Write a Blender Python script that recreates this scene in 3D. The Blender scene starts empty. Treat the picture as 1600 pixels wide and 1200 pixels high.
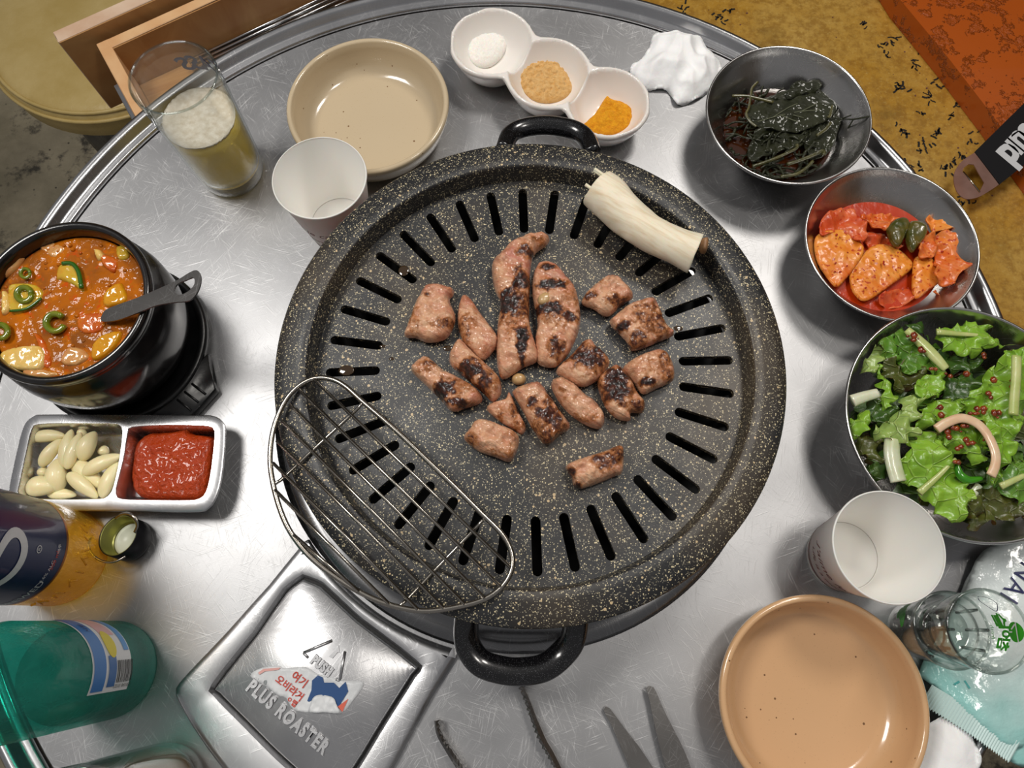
import bpy, bmesh, math, random
import numpy as np
from mathutils import Vector, Matrix, noise
from mathutils.geometry import delaunay_2d_cdt
random.seed(4)
C = bpy.context.scene.collection
sc = bpy.context.scene
PI = math.pi
# ------------------------------------------------------------------ camera, world, lights, exposure
H = 0.55                      # the lens is 0.55 m above the table top (z = 0)
FOC = 1155.0
nd = Vector((808 - 800, -(970 - 600), -FOC)).normalized()
_Z = -nd
_X = Vector((1, 0, 0)); _X = (_X - _X.dot(_Z) * _Z).normalized()
_Y = _Z.cross(_X)
MC = Matrix((_X, _Y, _Z))     # camera axes -> world axes
cam = bpy.data.cameras.new('camera')
cam.sensor_width = 36; cam.lens = FOC * 36 / 1600; cam.clip_start = 0.01
camo = bpy.data.objects.new('camera', cam); C.objects.link(camo)
camo.matrix_world = Matrix.Translation((0, 0, H)) @ MC.to_4x4()
sc.camera = camo
w = bpy.data.worlds.new('room'); sc.world = w; w.use_nodes = True
w.node_tree.nodes['Background'].inputs[0].default_value = (0.78, 0.77, 0.78, 1)
w.node_tree.nodes['Background'].inputs[1].default_value = 0.25
def area(name, loc, target, size, power, col=(1, .94, .86), sy=None):
    l = bpy.data.lights.new(name, 'AREA'); l.energy = power; l.color = col
    l.size = size
    if sy: l.shape = 'RECTANGLE'; l.size_y = sy
    o = bpy.data.objects.new(name, l); C.objects.link(o); o.location = loc
    o.rotation_euler = (Vector(target) - Vector(loc)).to_track_quat('-Z', 'Y').to_euler()
    return o
area('ceiling_lamp_near_wall', (-0.68, 0.40, 1.28), (0, .15, 0), 0.36, 9.5, (1, .97, .92))
area('ceiling_lamp_by_bench', (0.55, 0.95, 1.40), (0, .15, 0), 0.30, 8.5, (1, .95, .88))
area('ceiling_lamp_behind', (0.47, 0.28, 1.28), (0, .2, 0), 0.18, 3.0, (1, .95, .88))
sc.view_settings.view_transform = 'Standard'; sc.view_settings.look = 'None'
sc.view_settings.exposure = 0.0; sc.view_settings.gamma = 1
sc.view_settings.use_curve_mapping = False

# ------------------------------------------------------------------ helpers
def P(px, py, z=0.0):
    """world point at height z that stands where the photograph shows pixel (px, py)"""
    d = MC @ Vector((px - 800, 600 - py, -FOC)); t = (z - H) / d.z
    return Vector((d.x * t, d.y * t, z))
def crop(ox, oy, s):
    return lambda pts: [(ox + x * s, oy + y * s) for x, y in pts]
def PP(pts, z): return [P(x, y, z) for x, y in pts]
def lin(h, a=1):
    v = [int(h[i:i + 2], 16) / 255 for i in (0, 2, 4)]
    return tuple([c / 12.92 if c <= .04045 else ((c + .055) / 1.055) ** 2.4 for c in v] + [a])
def wloc(o):
    v = Vector((0, 0, 0))
    while o: v += o.location; o = o.parent
    return v
def tag(o, label=None, cat=None, group=None, kind=None):
    if label: o['label'] = label
    if cat: o['category'] = cat
    if group: o['group'] = group
    if kind: o['kind'] = kind
    return o
def thing(name, label, cat, loc, group=None, kind=None):
    o = bpy.data.objects.new(name, None); C.objects.link(o); o.location = loc; o.empty_display_size = .02
    return tag(o, label, cat, group, kind)
def obj(name, bm, mat, parent=None, smooth=True, loc=None):
    me = bpy.data.meshes.new(name)
    bmesh.ops.recalc_face_normals(bm, faces=bm.faces)
    if loc is None:
        if parent: loc = wloc(parent)
        else:
            n = max(1, len(bm.verts)); s = sum((v.co for v in bm.verts), Vector()) / n
            loc = Vector((s.x, s.y, min(v.co.z for v in bm.verts)))
        bmesh.ops.translate(bm, verts=bm.verts, vec=-loc)
    bm.to_mesh(me); bm.free()
    for m in (mat if isinstance(mat, (list, tuple)) else [mat]): me.materials.append(m)
    if smooth: me.polygons.foreach_set('use_smooth', [True] * len(me.polygons))
    o = bpy.data.objects.new(name, me); C.objects.link(o)
    if parent: o.parent = parent
    else: o.location = loc
    return o
def autosmooth(o, deg=40):
    me = o.data; bm = bmesh.new(); bm.from_mesh(me)
    for e in bm.edges:
        if len(e.link_faces) == 2 and e.calc_face_angle(0) > math.radians(deg): e.smooth = False
    bm.to_mesh(me); bm.free(); return o
def lathe(prof, c=(0, 0), n=72, closed=False, a0=0, a1=2 * PI, bm=None, z0=0):
    """prof: (r, z) pairs, revolved about the vertical through c"""
    bm = bm or bmesh.new(); full = abs(a1 - a0 - 2 * PI) < 1e-6
    rings = []
    for r, z in prof:
        if r < 1e-7: rings.append([bm.verts.new((c[0], c[1], z + z0))]); continue
        rings.append([bm.verts.new((c[0] + r * math.cos(a0 + (a1 - a0) * i / n), c[1] + r * math.sin(a0 + (a1 - a0) * i / n), z + z0)) for i in range(n if full else n + 1)])
    m = n
    pr = list(zip(rings, rings[1:])) + ([(rings[-1], rings[0])] if closed else [])
    for A, B in pr:
        for i in range(m):
            j = (i + 1) % n if full else i + 1
            if len(A) == 1 and len(B) == 1: continue
            if len(A) == 1: f = (A[0], B[i], B[j])
            elif len(B) == 1: f = (A[i], B[0], A[j])
            else: f = (A[i], B[i], B[j], A[j])
            try: bm.faces.new(f)
            except ValueError: pass
    return bm
def cat(pts, n=6, closed=False):
    """Catmull-Rom through points"""
    pts = [Vector(p) for p in pts]; out = []; N = len(pts)
    for i in range(N if closed else N - 1):
        g = lambda k: pts[k % N] if closed else pts[max(0, min(N - 1, k))]
        a, b, c_, d = g(i - 1), g(i), g(i + 1), g(i + 2)
        for k in range(n):
            t = k / n
            out.append(.5 * ((2 * b) + (c_ - a) * t + (2 * a - 5 * b + 4 * c_ - d) * t * t + (3 * b - a - 3 * c_ + d) * t ** 3))
    if not closed: out.append(pts[-1])
    return out
def tube(path, rad, n=8, closed=False, bm=None, flat=1.0, up=None):
    """round (or flattened) tube along a path; rad a number or a function of 0..1"""
    bm = bm or bmesh.new(); path = [Vector(p) for p in path]; N = len(path); rings = []
    prev = None
    for i, p in enumerate(path):
        a = path[(i - 1) % N] if (closed or i) else p; b = path[(i + 1) % N] if (closed or i < N - 1) else p
        t = (b - a).normalized()
        if up is not None: u = (Vector(up) - t * t.dot(Vector(up)))
        elif prev is None: u = t.orthogonal()
        else: u = prev - t * prev.dot(t)
        u = u.normalized() if u.length > 1e-9 else t.orthogonal().normalized(); prev = u; v = t.cross(u)
        r = float(rad(i / max(1, N - 1))) if callable(rad) else rad
        rings.append([bm.verts.new(p + r * (math.sin(2 * PI * k / n) * v + flat * math.cos(2 * PI * k / n) * u)) for k in range(n)])
    for i in range(N if closed else N - 1):
        A, B = rings[i], rings[(i + 1) % N]
        for k in range(n): bm.faces.new((A[k], A[(k + 1) % n], B[(k + 1) % n], B[k]))
    if not closed:
        bm.faces.new(rings[0][::-1]); bm.faces.new(rings[-1])
    return bm
def prism(pts, z0, z1, bm=None, bevel=0):
    """vertical prism on a ground outline (list of xy)"""
    own = bm is None; bm = bm or bmesh.new()
    A = [bm.verts.new((p[0], p[1], z0)) for p in pts]; B = [bm.verts.new((p[0], p[1], z1)) for p in pts]
    fs = [bm.faces.new(A[::-1]), bm.faces.new(B)]
    n = len(pts)
    for i in range(n): fs.append(bm.faces.new((A[i], A[(i + 1) % n], B[(i + 1) % n], B[i])))
    if bevel and own: bmesh.ops.bevel(bm, geom=bm.edges[:], offset=bevel, segments=2, affect='EDGES', profile=.5)
    return bm
def box(o, ax, ay, az, bm=None, bevel=0):
    """box from corner o along three edge vectors"""
    own = bm is None; bm = bm or bmesh.new(); o, ax, ay, az = map(Vector, (o, ax, ay, az))
    v = [bm.verts.new(o + i * ax + j * ay + k * az) for k in (0, 1) for j in (0, 1) for i in (0, 1)]
    for f in ((0, 1, 3, 2), (4, 5, 7, 6), (0, 1, 5, 4), (2, 3, 7, 6), (0, 2, 6, 4), (1, 3, 7, 5)): bm.faces.new([v[i] for i in f])
    if bevel and own: bmesh.ops.bevel(bm, geom=bm.edges[:], offset=bevel, segments=2, affect='EDGES', profile=.5)
    return bm
def resample(pts, step, closed=True):
    pts = [Vector(p[:2]) for p in pts]; L = pts + ([pts[0]] if closed else [])
    d = [0]
    for a, b in zip(L, L[1:]): d.append(d[-1] + (b - a).length)
    n = max(8, int(round(d[-1] / step))); out = []; k = 0
    for i in range(n):
        s = d[-1] * i / n
        while d[k + 1] < s: k += 1
        out.append(L[k].lerp(L[k + 1], (s - d[k]) / max(1e-12, d[k + 1] - d[k])))
    return out
def inside(xy, poly):
    x, y = xy[:, 0], xy[:, 1]; c = np.zeros(len(xy), bool); n = len(poly)
    for i in range(n):
        x1, y1 = poly[i]; x2, y2 = poly[i - 1]
        if y1 == y2: continue
        c ^= ((y1 > y) != (y2 > y)) & (x < (x2 - x1) * (y - y1) / (y2 - y1) + x1)
    return c
def segdist(xy, poly, closed=True):
    best = np.full(len(xy), 9.); sb = np.zeros(len(xy)); s = 0
    for i in range(len(poly) - (0 if closed else 1)):
        a = np.array(poly[i]); b = np.array(poly[(i + 1) % len(poly)]); ab = b - a; L = float(ab @ ab) + 1e-18
        t = np.clip(((xy - a) @ ab) / L, 0, 1); d = np.hypot(*(xy - a - t[:, None] * ab).T)
        m = d < best; best[m] = d[m]; sb[m] = s + t[m] * L ** .5; s += L ** .5
    return best, sb
def patch(outline, step, smooth=True):
    """triangulate a plane outline with interior points: coordinates, triangles, distance to the edge, arc position, is-edge"""
    o = [Vector((p[0], p[1])) for p in outline]
    if smooth: o = [Vector((p.x, p.y)) for p in cat([(p.x, p.y, 0) for p in o], 5, True)]
    b = resample(o, step); B = np.array([tuple(p) for p in b])
    lo, hi = B.min(0), B.max(0); rr = random.Random(len(b))
    g = []
    ny = int((hi[1] - lo[1]) / (step * .87)) + 1; nx = int((hi[0] - lo[0]) / step) + 2
    for j in range(ny):
        for i in range(nx):
            g.append((lo[0] + (i + .5 * (j % 2) + rr.uniform(-.15, .15)) * step, lo[1] + (j + .5 + rr.uniform(-.15, .15)) * step * .87))
    G = np.array(g); G = G[inside(G, B)]
    if len(G): G = G[segdist(G, B)[0] > step * .55]
    pts = [Vector(p) for p in B] + [Vector(p) for p in G]
    V, _, F, *_ = delaunay_2d_cdt(pts, [], [list(range(len(B)))], 1, 1e-9)
    XY = np.array([tuple(v) for v in V]); d, s = segdist(XY, B)
    return XY, [list(f) for f in F], d, s, d < 1e-7
def closed_patch(pt, ztop, zbot, xyoff=None):
    """closed body from a patch with a top and a bottom height per point; edge points shared"""
    XY, F, d, s, e = pt; bm = bmesh.new()
    if xyoff is not None: XY = XY + xyoff
    T = [bm.verts.new((XY[i][0], XY[i][1], ztop[i])) for i in range(len(XY))]
    Bv = [T[i] if e[i] else bm.verts.new((XY[i][0], XY[i][1], zbot[i])) for i in range(len(XY))]
    for f in F:
        bm.faces.new([T[i] for i in f])
        try: bm.faces.new([Bv[i] for i in reversed(f)])
        except ValueError: pass
    return bm
def nz(x, y, z, s): return noise.noise(Vector((x * s, y * s, z * s)))
def fbm(x, y, z, s, o=3):
    v = 0; a = 1
    for k in range(o): v += a * noise.noise(Vector((x * s, y * s, z * s + k * 7))); s *= 2.1; a *= .5
    return v
def mound(outline, z0, h, e, step=.0015, amp=.0, scale=200, seed=0, lift=.35, zf=None, smooth=True):
    """rounded lump standing on height z0 over an outline"""
    pt = patch(outline, step, smooth); XY, F, d, s, ed = pt
    e = min(e, d.max()); t = np.clip(d / e, 0, 1); pr = np.sqrt(1 - (1 - t) ** 2)
    t2 = np.clip(d / (e * .6), 0, 1); pb = np.sqrt(1 - (1 - t2) ** 2)
    base = np.array([zf(x, y) if zf else 0 for x, y in XY]) + z0
    N = np.array([fbm(x, y, seed, scale) + .22 * nz(x, y, seed, scale * 3.4) for x, y in XY]) * amp
    top = base + h * lift + h * (1 - lift) * pr + N * (0.2 + .8 * pr); bot = base + h * lift * (1 - pb)
    top = np.where(ed, base + h * lift, np.maximum(top, bot + .0003))
    return closed_patch(pt, top, bot)
def leaf(outline, z0, step=.003, ruffle=.004, freq=260, wob=.004, t=.0005, seed=0, tilt=(0, 0), cup=0, frill=0):
    pt = patch(outline, step); XY, F, d, s, ed = pt; c = XY.mean(0); dm = d.max()
    z = []
    if frill: XY = XY + np.array([[nz(x, y, seed + 9, 190), nz(y, x, seed + 4, 190)] for x, y in XY]) * (frill * (1 - np.clip(d / (dm * .6), 0, 1)) ** 1.5)[:, None]
    for i, (x, y) in enumerate(XY):
        k = 1 - min(1, d[i] / (dm * .75))
        z.append(z0 + tilt[0] * (x - c[0]) + tilt[1] * (y - c[1]) + wob * fbm(x, y, seed, 60, 2) + ruffle * k * k * math.sin(s[i] * freq + 3 * nz(x, y, seed, 90)) + cup * k + .0007 * fbm(x, y, seed + 5, 420, 2))
    z = np.array(z); bm = bmesh.new()
    T = [bm.verts.new((XY[i][0], XY[i][1], z[i])) for i in range(len(XY))]
    Bv = [bm.verts.new((XY[i][0], XY[i][1], z[i] - t)) for i in range(len(XY))]
    for f in F: bm.faces.new([T[i] for i in f]); bm.faces.new([Bv[i] for i in reversed(f)])
    idx = [i for i in range(len(XY)) if ed[i]]; idx.sort(key=lambda i: s[i])
    for a, b in zip(idx, idx[1:] + idx[:1]):
        try: bm.faces.new((T[a], T[b], Bv[b], Bv[a]))
        except ValueError: pass
    return bm
def text_bm(txt, size, extrude=0.0, shear=0, space=1.0, bold=0, align='CENTER'):
    """lettering as a flat or raised mesh in the xy plane"""
    cu = bpy.data.curves.new('t', 'FONT'); cu.body = txt; cu.size = size; cu.extrude = extrude; cu.shear = shear
    cu.space_character = space; cu.align_x = align; cu.align_y = 'CENTER'; cu.resolution_u = 3; cu.offset = bold
    if extrude: cu.bevel_depth = extrude * .4; cu.bevel_resolution = 0
    o = bpy.data.objects.new('t', cu); C.objects.link(o)
    dg = bpy.context.evaluated_depsgraph_get(); me = bpy.data.meshes.new_from_object(o.evaluated_get(dg))
    bm = bmesh.new(); bm.from_mesh(me); bpy.data.objects.remove(o); bpy.data.meshes.remove(me); bpy.data.curves.remove(cu)
    return bm
def lay(bm, o, xd, zoff=0.0, mirror=False):
    """lay an xy-plane mesh flat at world point o with its x axis along xd"""
    xd = Vector((xd[0], xd[1], 0)).normalized(); yd = Vector((-xd.y, xd.x, 0))
    for v in bm.verts: v.co = Vector(o) + v.co.x * xd + v.co.y * yd + Vector((0, 0, v.co.z + zoff))
    return bm
def wrap(bm, c, rf, ang, zc, xs=1, off=.0003, turn=0):
    """bend an xy-plane mesh round the vertical axis at c; rf(z) the radius; x -> angle, y -> height"""
    ct, st = math.cos(turn), math.sin(turn)
    for v in bm.verts:
        x, y = v.co.x * ct - v.co.y * st, v.co.x * st + v.co.y * ct
        z = zc + y; r = rf(z) + off + v.co.z; a = ang + xs * x / rf(z)
        v.co = Vector((c[0] + r * math.cos(a), c[1] + r * math.sin(a), z))
    return bm
def grid_bm(w_, h_, nx, ny):
    bm = bmesh.new(); V = [[bm.verts.new(((i / nx - .5) * w_, (j / ny - .5) * h_, 0)) for i in range(nx + 1)] for j in range(ny + 1)]
    for j in range(ny):
        for i in range(nx): bm.faces.new((V[j][i], V[j][i + 1], V[j + 1][i + 1], V[j + 1][i]))
    return bm
def rline(a, b, w_, h_=0, bm=None, z=0):
    """flat stroke from a to b in the xy plane"""
    bm = bm or bmesh.new(); a, b = Vector(a), Vector(b); t = (b - a).normalized(); n = Vector((-t.y, t.x)) * w_ / 2
    q = [bm.verts.new((p.x, p.y, z)) for p in (a - n, b - n, b + n, a + n)]
    bm.faces.new(q)
    if h_:
        q2 = [bm.verts.new((v.co.x, v.co.y, z + h_)) for v in q]; bm.faces.new(q2)
        for i in range(4): bm.faces.new((q[i], q[(i + 1) % 4], q2[(i + 1) % 4], q2[i]))
    return bm

# ------------------------------------------------------------------ materials
class N:
    def __init__(s, name):
        s.m = bpy.data.materials.new(name); s.m.use_nodes = True; s.t = s.m.node_tree; s.n = s.t.nodes; s.l = s.t.links
        s.b = s.n['Principled BSDF']; s.out = s.n['Material Output']; s._co = None
    def new(s, typ, **kw):
        o = s.n.new(typ)
        for k, v in kw.items(): setattr(o, k, v)
        return o
    def put(s, sock, v):
        if v is None: return
        if isinstance(v, bpy.types.NodeSocket): s.l.new(v, sock)
        else:
            if isinstance(v, (tuple, list)) and len(v) == 3 and sock.type == 'RGBA': v = (*v, 1)
            sock.default_value = v
    def co(s, scale=None, rot=None, src='Object'):
        if src not in (None,):
            tc = s._co or s.new('ShaderNodeTexCoord'); s._co = tc
        o = tc.outputs[src]
        if scale is None: return o
        if rot:
            mr = s.new('ShaderNodeMapping'); s.l.new(o, mr.inputs[0]); mr.inputs['Rotation'].default_value = rot; o = mr.outputs[0]
        mp = s.new('ShaderNodeMapping'); s.l.new(o, mp.inputs[0])
        mp.inputs['Scale'].default_value = scale if isinstance(scale, (tuple, list)) else (scale,) * 3
        return mp.outputs[0]
    def noise(s, scale, detail=3, rough=.5, co=None, dist=0, col=False):
        o = s.new('ShaderNodeTexNoise'); s.l.new(co or s.co(), o.inputs['Vector']); o.inputs['Scale'].default_value = scale
        o.inputs['Detail'].default_value = detail; o.inputs['Roughness'].default_value = rough; o.inputs['Distortion'].default_value = dist
        return o.outputs['Color' if col else 'Fac']
    def vor(s, scale, feat='F1', co=None, out='Distance', rnd=1):
        o = s.new('ShaderNodeTexVoronoi', feature=feat); s.l.new(co or s.co(), o.inputs['Vector']); o.inputs['Scale'].default_value = scale
        o.inputs['Randomness'].default_value = rnd
        return o.outputs[out]
    def ramp(s, fac, stops, interp='LINEAR'):
        o = s.new('ShaderNodeValToRGB'); s.put(o.inputs[0], fac); e = o.color_ramp.elements; o.color_ramp.interpolation = interp
        while len(e) < len(stops): e.new(.5)
        for i, (p, c) in enumerate(stops):
            e[i].position = p; e[i].color = c if isinstance(c, tuple) and len(c) == 4 else ((*c, 1) if isinstance(c, tuple) else (c, c, c, 1))
        return o.outputs[0]
    def mix(s, f, a, b, mode='MIX'):
        o = s.new('ShaderNodeMix', data_type='RGBA', blend_type=mode); s.put(o.inputs[0], f); s.put(o.inputs[6], a); s.put(o.inputs[7], b)
        return o.outputs[2]
    def math(s, op, a, b=None, c=None):
        o = s.new('ShaderNodeMath', operation=op); s.put(o.inputs[0], a); s.put(o.inputs[1], b)
        if c is not None: s.put(o.inputs[2], c)
        return o.outputs[0]
    def bump(s, h, strength=.3, dist=.001, normal=None):
        o = s.new('ShaderNodeBump'); s.put(o.inputs['Height'], h); o.inputs['Strength'].default_value = strength; o.inputs['Distance'].default_value = dist
        if normal: s.l.new(normal, o.inputs['Normal'])
        return o.outputs[0]
    def attr(s, name, out='Color'):
        o = s.new('ShaderNodeAttribute', attribute_name=name); return o.outputs[out]
    def set(s, **kw):
        ali = dict(col='Base Color', rough='Roughness', metal='Metallic', nrm='Normal', trans='Transmission Weight', ior='IOR', coat='Coat Weight',
                   coatr='Coat Roughness', sss='Subsurface Weight', sssr='Subsurface Radius', ssss='Subsurface Scale', spec='Specular IOR Level', alpha='Alpha', sheen='Sheen Weight', coatn='Coat Normal', aniso='Anisotropic')
        for k, v in kw.items(): s.put(s.b.inputs[ali[k]], v)
        return s.m
def plain(name, hexc, rough=.5, metal=0, **kw):
    n = N(name); return n.set(col=lin(hexc), rough=rough, metal=metal, **kw)
def varied(name, c1, c2, scale=60, rough=.5, bump=0, bscale=None, bd=.001, detail=4, **kw):
    n = N(name); f = n.noise(scale, detail)
    col = n.mix(n.ramp(f, [(.35, 0.), (.65, 1.)]), lin(c1), lin(c2))
    if bump: kw['nrm'] = n.bump(n.noise(bscale or scale * 3, 4), bump, bd)
    return n.set(col=col, rough=rough, **kw)

def steel(name, base=.40, r0=.36, r1=.52, scr=1.0, tint=(1, 1, 1.02)):
    n = N(name); tot = None
    for i, (a, sx, sy) in enumerate(((.3, 40, 1100), (1.2, 48, 1000), (2.2, 36, 1250), (2.8, 50, 950), (1.75, 44, 1150), (.8, 55, 1050))):
        v = n.noise(1, 2, .6, n.co((sx, sy, 9), (0, 0, a)))
        v = n.ramp(v, [(.60, 0.), (.72, 1.)])
        g = n.ramp(n.noise(24 + 5 * i, 2, .5, n.co((1, 1, 1), (0, 0, a + i))), [(.45, 0.), (.62, 1.)])
        v = n.math('MULTIPLY', v, g)
        tot = v if tot is None else n.math('ADD', tot, v)
    big = n.noise(7, 4); fine = n.noise(1500, 2)
    rough = n.math('MULTIPLY_ADD', big, (r1 - r0) * 1.6, r0 - .3 * (r1 - r0)); rough = n.math('MULTIPLY_ADD', tot, .10 * scr, rough)
    col = n.mix(n.ramp(n.noise(22, 5), [(.3, 0.), (.7, 1.)]), tuple(base * .92 * t for t in tint), tuple(base * 1.06 * t for t in tint))
    col = n.mix(n.math('MULTIPLY', tot, .45 * scr), col, (.80, .80, .80))
    nr = n.bump(n.math('ADD', n.math('MULTIPLY', tot, .8 * scr), n.math('MULTIPLY', fine, .35)), .14 * max(.3, scr), .0004)
    return n.set(col=col, rough=rough, metal=1.0, nrm=nr)
M = {}
M['table'] = steel('brushed_steel_scratched')
M['steel'] = steel('worn_steel', .56, .16, .30, .35)
M['bowl'] = steel('bowl_steel', .50, .20, .32, .35, (1.02, 1, .98))
M['tray'] = steel('tray_steel', .66, .22, .34, .5)
M['cast'] = steel('stamped_steel', .60, .30, .42, .9)
M['wire'] = plain('wire_steel', 'a9a39a', .22, 1)
M['dark_metal'] = plain('dark_metal', '17171a', .35, .3)
M['black_in'] = plain('matte_black', '070707', .6)  # even near black for the burner interior and the sheet in the lid gap
def speckle(name, dens=.17, gloss=.42, base='26262a'):
    n = N(name); out = None
    ba = n.mix(n.noise(25, 3), lin(base), lin('29292b'))
    for sc_, th, c in ((1000, 1 - dens * .75, 'dccda6'), (1500, 1 - dens * 1.0, 'a8a08a'), (520, 1 - dens * .12, 'cdb48c')):
        sp = n.new('ShaderNodeSeparateColor'); n.l.new(n.vor(sc_, 'F1', n.co(), 'Color'), sp.inputs[0])
        rn = n.math('GREATER_THAN', sp.outputs[0], th)
        dd = n.math('LESS_THAN', n.vor(sc_), n.math('MULTIPLY_ADD', sp.outputs[1], .35, .22))
        ba = n.mix(n.math('MULTIPLY', rn, dd), ba, lin(c))
    warm = n.ramp(n.noise(11, 3), [(.5, 0.), (.8, .22)])
    ba = n.mix(warm, ba, lin('8a7048'))
    return n.set(col=ba, rough=n.math('MULTIPLY_ADD', n.noise(40, 3), .3, gloss - .15), nrm=n.bump(n.noise(900, 3), .25, .0004), spec=.6)
M['pan'] = speckle('speckled_nonstick_coating', .20, .46, '17181a')
n = N('glossy_black_bakelite'); M['handle'] = n.set(col=n.mix(n.math('LESS_THAN', n.vor(1500), .16), lin('0c0c0e'), lin('7c7c80')), rough=.22, coat=.5, coatr=.08)
M['plate'] = None
def ceramic(name, c, c2, dots):
    n = N(name); sp = n.new('ShaderNodeSeparateColor'); n.l.new(n.vor(190, 'F1', None, 'Color'), sp.inputs[0])
    d = n.math('MULTIPLY', n.math('GREATER_THAN', sp.outputs[0], dots), n.math('LESS_THAN', n.vor(190), n.math('MULTIPLY', sp.outputs[1], .16)))
    d2 = n.math('MULTIPLY', n.math('LESS_THAN', n.vor(420), .12), .3)
    col = n.mix(n.noise(14, 2), lin(c), lin(c2)); col = n.mix(d2, col, lin('a5825c')); col = n.mix(d, col, lin('7a5a3c'))
    return n.set(col=col, rough=.16, spec=.5, coat=.5, coatr=.06)
M['plate_a'] = ceramic('speckled_beige_melamine', 'c4b193', 'c9b799', .72)
M['plate_b'] = ceramic('speckled_peach_melamine', 'd3a87c', 'd7ad82', .72)
M['white_ceramic'] = plain('white_ceramic', 'ece6e0', .16, coat=.4, coatr=.05, sss=.1, ssss=.004)
def paper(name, c='eeebe6', bump=.1):
    n = N(name); return n.set(col=lin(c), rough=.55, nrm=n.bump(n.noise(400, 3), bump, .0003), sss=.15, ssss=.003)
M['paper'] = paper('paper_cup_board')
M['tissue'] = varied('tissue', 'f4f4f5', 'fbfbfb', 40, .9, .5, 160, .0012, sss=.1, ssss=.002, spec=.1)
M['brown_ink'] = plain('brown_print', '6d4038', .6)
M['blue_ink'] = plain('blue_print', '0a1460', .5)
M['green_ink'] = plain('green_print', '2f9a1d', .45)
M['navy_ink'] = plain('navy_print', '161c50', .5)
M['black_ink'] = plain('black_print', '14110e', .6)
M['red_ink'] = plain('red_print', 'c9402f', .6)
M['white_ink'] = plain('white_print', 'd6d6d8', .5)
M['label_white'] = plain('label_paper_white', 'd9dbdd', .4)
def thin_glass(name, tint='fcfdfc', edge='acb3b0', rough=.02, refl=1.0):
    """thin clear wall: what lies behind shows, the surface reflects, the wall looks darker edge-on"""
    n = N(name); lw = n.new('ShaderNodeLayerWeight'); lw.inputs[0].default_value = .35
    tr = n.new('ShaderNodeBsdfTransparent'); n.put(tr.inputs[0], n.mix(n.ramp(lw.outputs['Facing'], [(.45, 0.), (.95, 1.)]), lin(tint), lin(edge)))
    gl = n.new('ShaderNodeBsdfGlossy'); gl.inputs['Roughness'].default_value = rough; gl.inputs[0].default_value = (1, 1, 1, 1)
    lw2 = n.new('ShaderNodeLayerWeight'); lw2.inputs[0].default_value = .5; frs = n.math('MULTIPLY_ADD', n.math('POWER', lw2.outputs['Facing'], 4.0), .7, .045)
    mx = n.new('ShaderNodeMixShader'); n.l.new(n.math('MULTIPLY', frs, refl), mx.inputs[0]); n.l.new(tr.outputs[0], mx.inputs[1]); n.l.new(gl.outputs[0], mx.inputs[2])
    n.l.new(mx.outputs[0], n.out.inputs[0]); return n.m
def liquid(name, c, solid, share=.4, bumps=0):
    """tinted see-through body with some milky scatter"""
    n = N(name); tr = n.new('ShaderNodeBsdfTransparent'); tr.inputs[0].default_value = lin(c)
    nr = n.bump(n.noise(90, 4, .6, n.co((1, 1, .5))), .8, .002) if bumps else None
    n.set(col=n.mix(n.noise(40, 3), lin(solid), lin(c)), rough=.08, nrm=nr, spec=.6)
    mx = n.new('ShaderNodeMixShader'); mx.inputs[0].default_value = share; n.l.new(tr.outputs[0], mx.inputs[1]); n.l.new(n.b.outputs[0], mx.inputs[2])
    n.l.new(mx.outputs[0], n.out.inputs[0]); return n.m
M['glass'] = thin_glass('clear_glass')
M['glass_base'] = thin_glass('thick_clear_glass', 'e8ecea', '6c7673')
M['beer'] = liquid('lager', 'fdeb9a', 'ffd83a', .68, 1)
M['foam'] = varied('beer_foam', 'c9bda8', 'dcd4c4', 200, .4, .5, 700, .0008)
M['amber_glass'] = liquid('amber_bottle_glass', 'fbdc68', 'd8a00a', .50, 1)
M['teal_glass'] = liquid('teal_bottle_glass', '58ccbc', '0c7c72', .34, 1)
M['frost'] = liquid('frosted_clear_plastic', 'caa79a', '8f6a5c', .45)

# ------------------------------------------------------------------ the setting
n = N('stained_concrete')
f = n.noise(4, 8, .65); spots = n.ramp(n.noise(13, 6, .7), [(.52, 0.), (.62, 1.)]); pit = n.ramp(n.vor(38), [(.05, 1.), (.11, 0.)])
col = n.mix(n.ramp(f, [(.35, 0.), (.65, 1.)]), lin('b8ac92'), lin('857c66')); col = n.mix(n.math('MULTIPLY', spots, .85), col, lin('24221f')); col = n.mix(n.math('MULTIPLY', pit, .8), col, lin('1d1a16'))
M['concrete'] = n.set(col=col, rough=.75, nrm=n.bump(n.noise(60, 6), .5, .004))
tag(obj('floor', box((-3, -3, -.80), (6, 0, 0), (0, 6, 0), (0, 0, .05)), M['concrete'], smooth=False), kind='structure')
M['wall'] = varied('warm_plaster', '8a7a66', '7c6c58', 3, .8)
tag(obj('wall_back', box((-3, 3, -.80), (6, 0, 0), (0, .1, 0), (0, 0, 3.2)), M['wall'], smooth=False), kind='structure')
tag(obj('wall_right', box((3, -3, -.80), (.1, 0, 0), (0, 6, 0), (0, 0, 3.2)), M['wall'], smooth=False), kind='structure')

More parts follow.
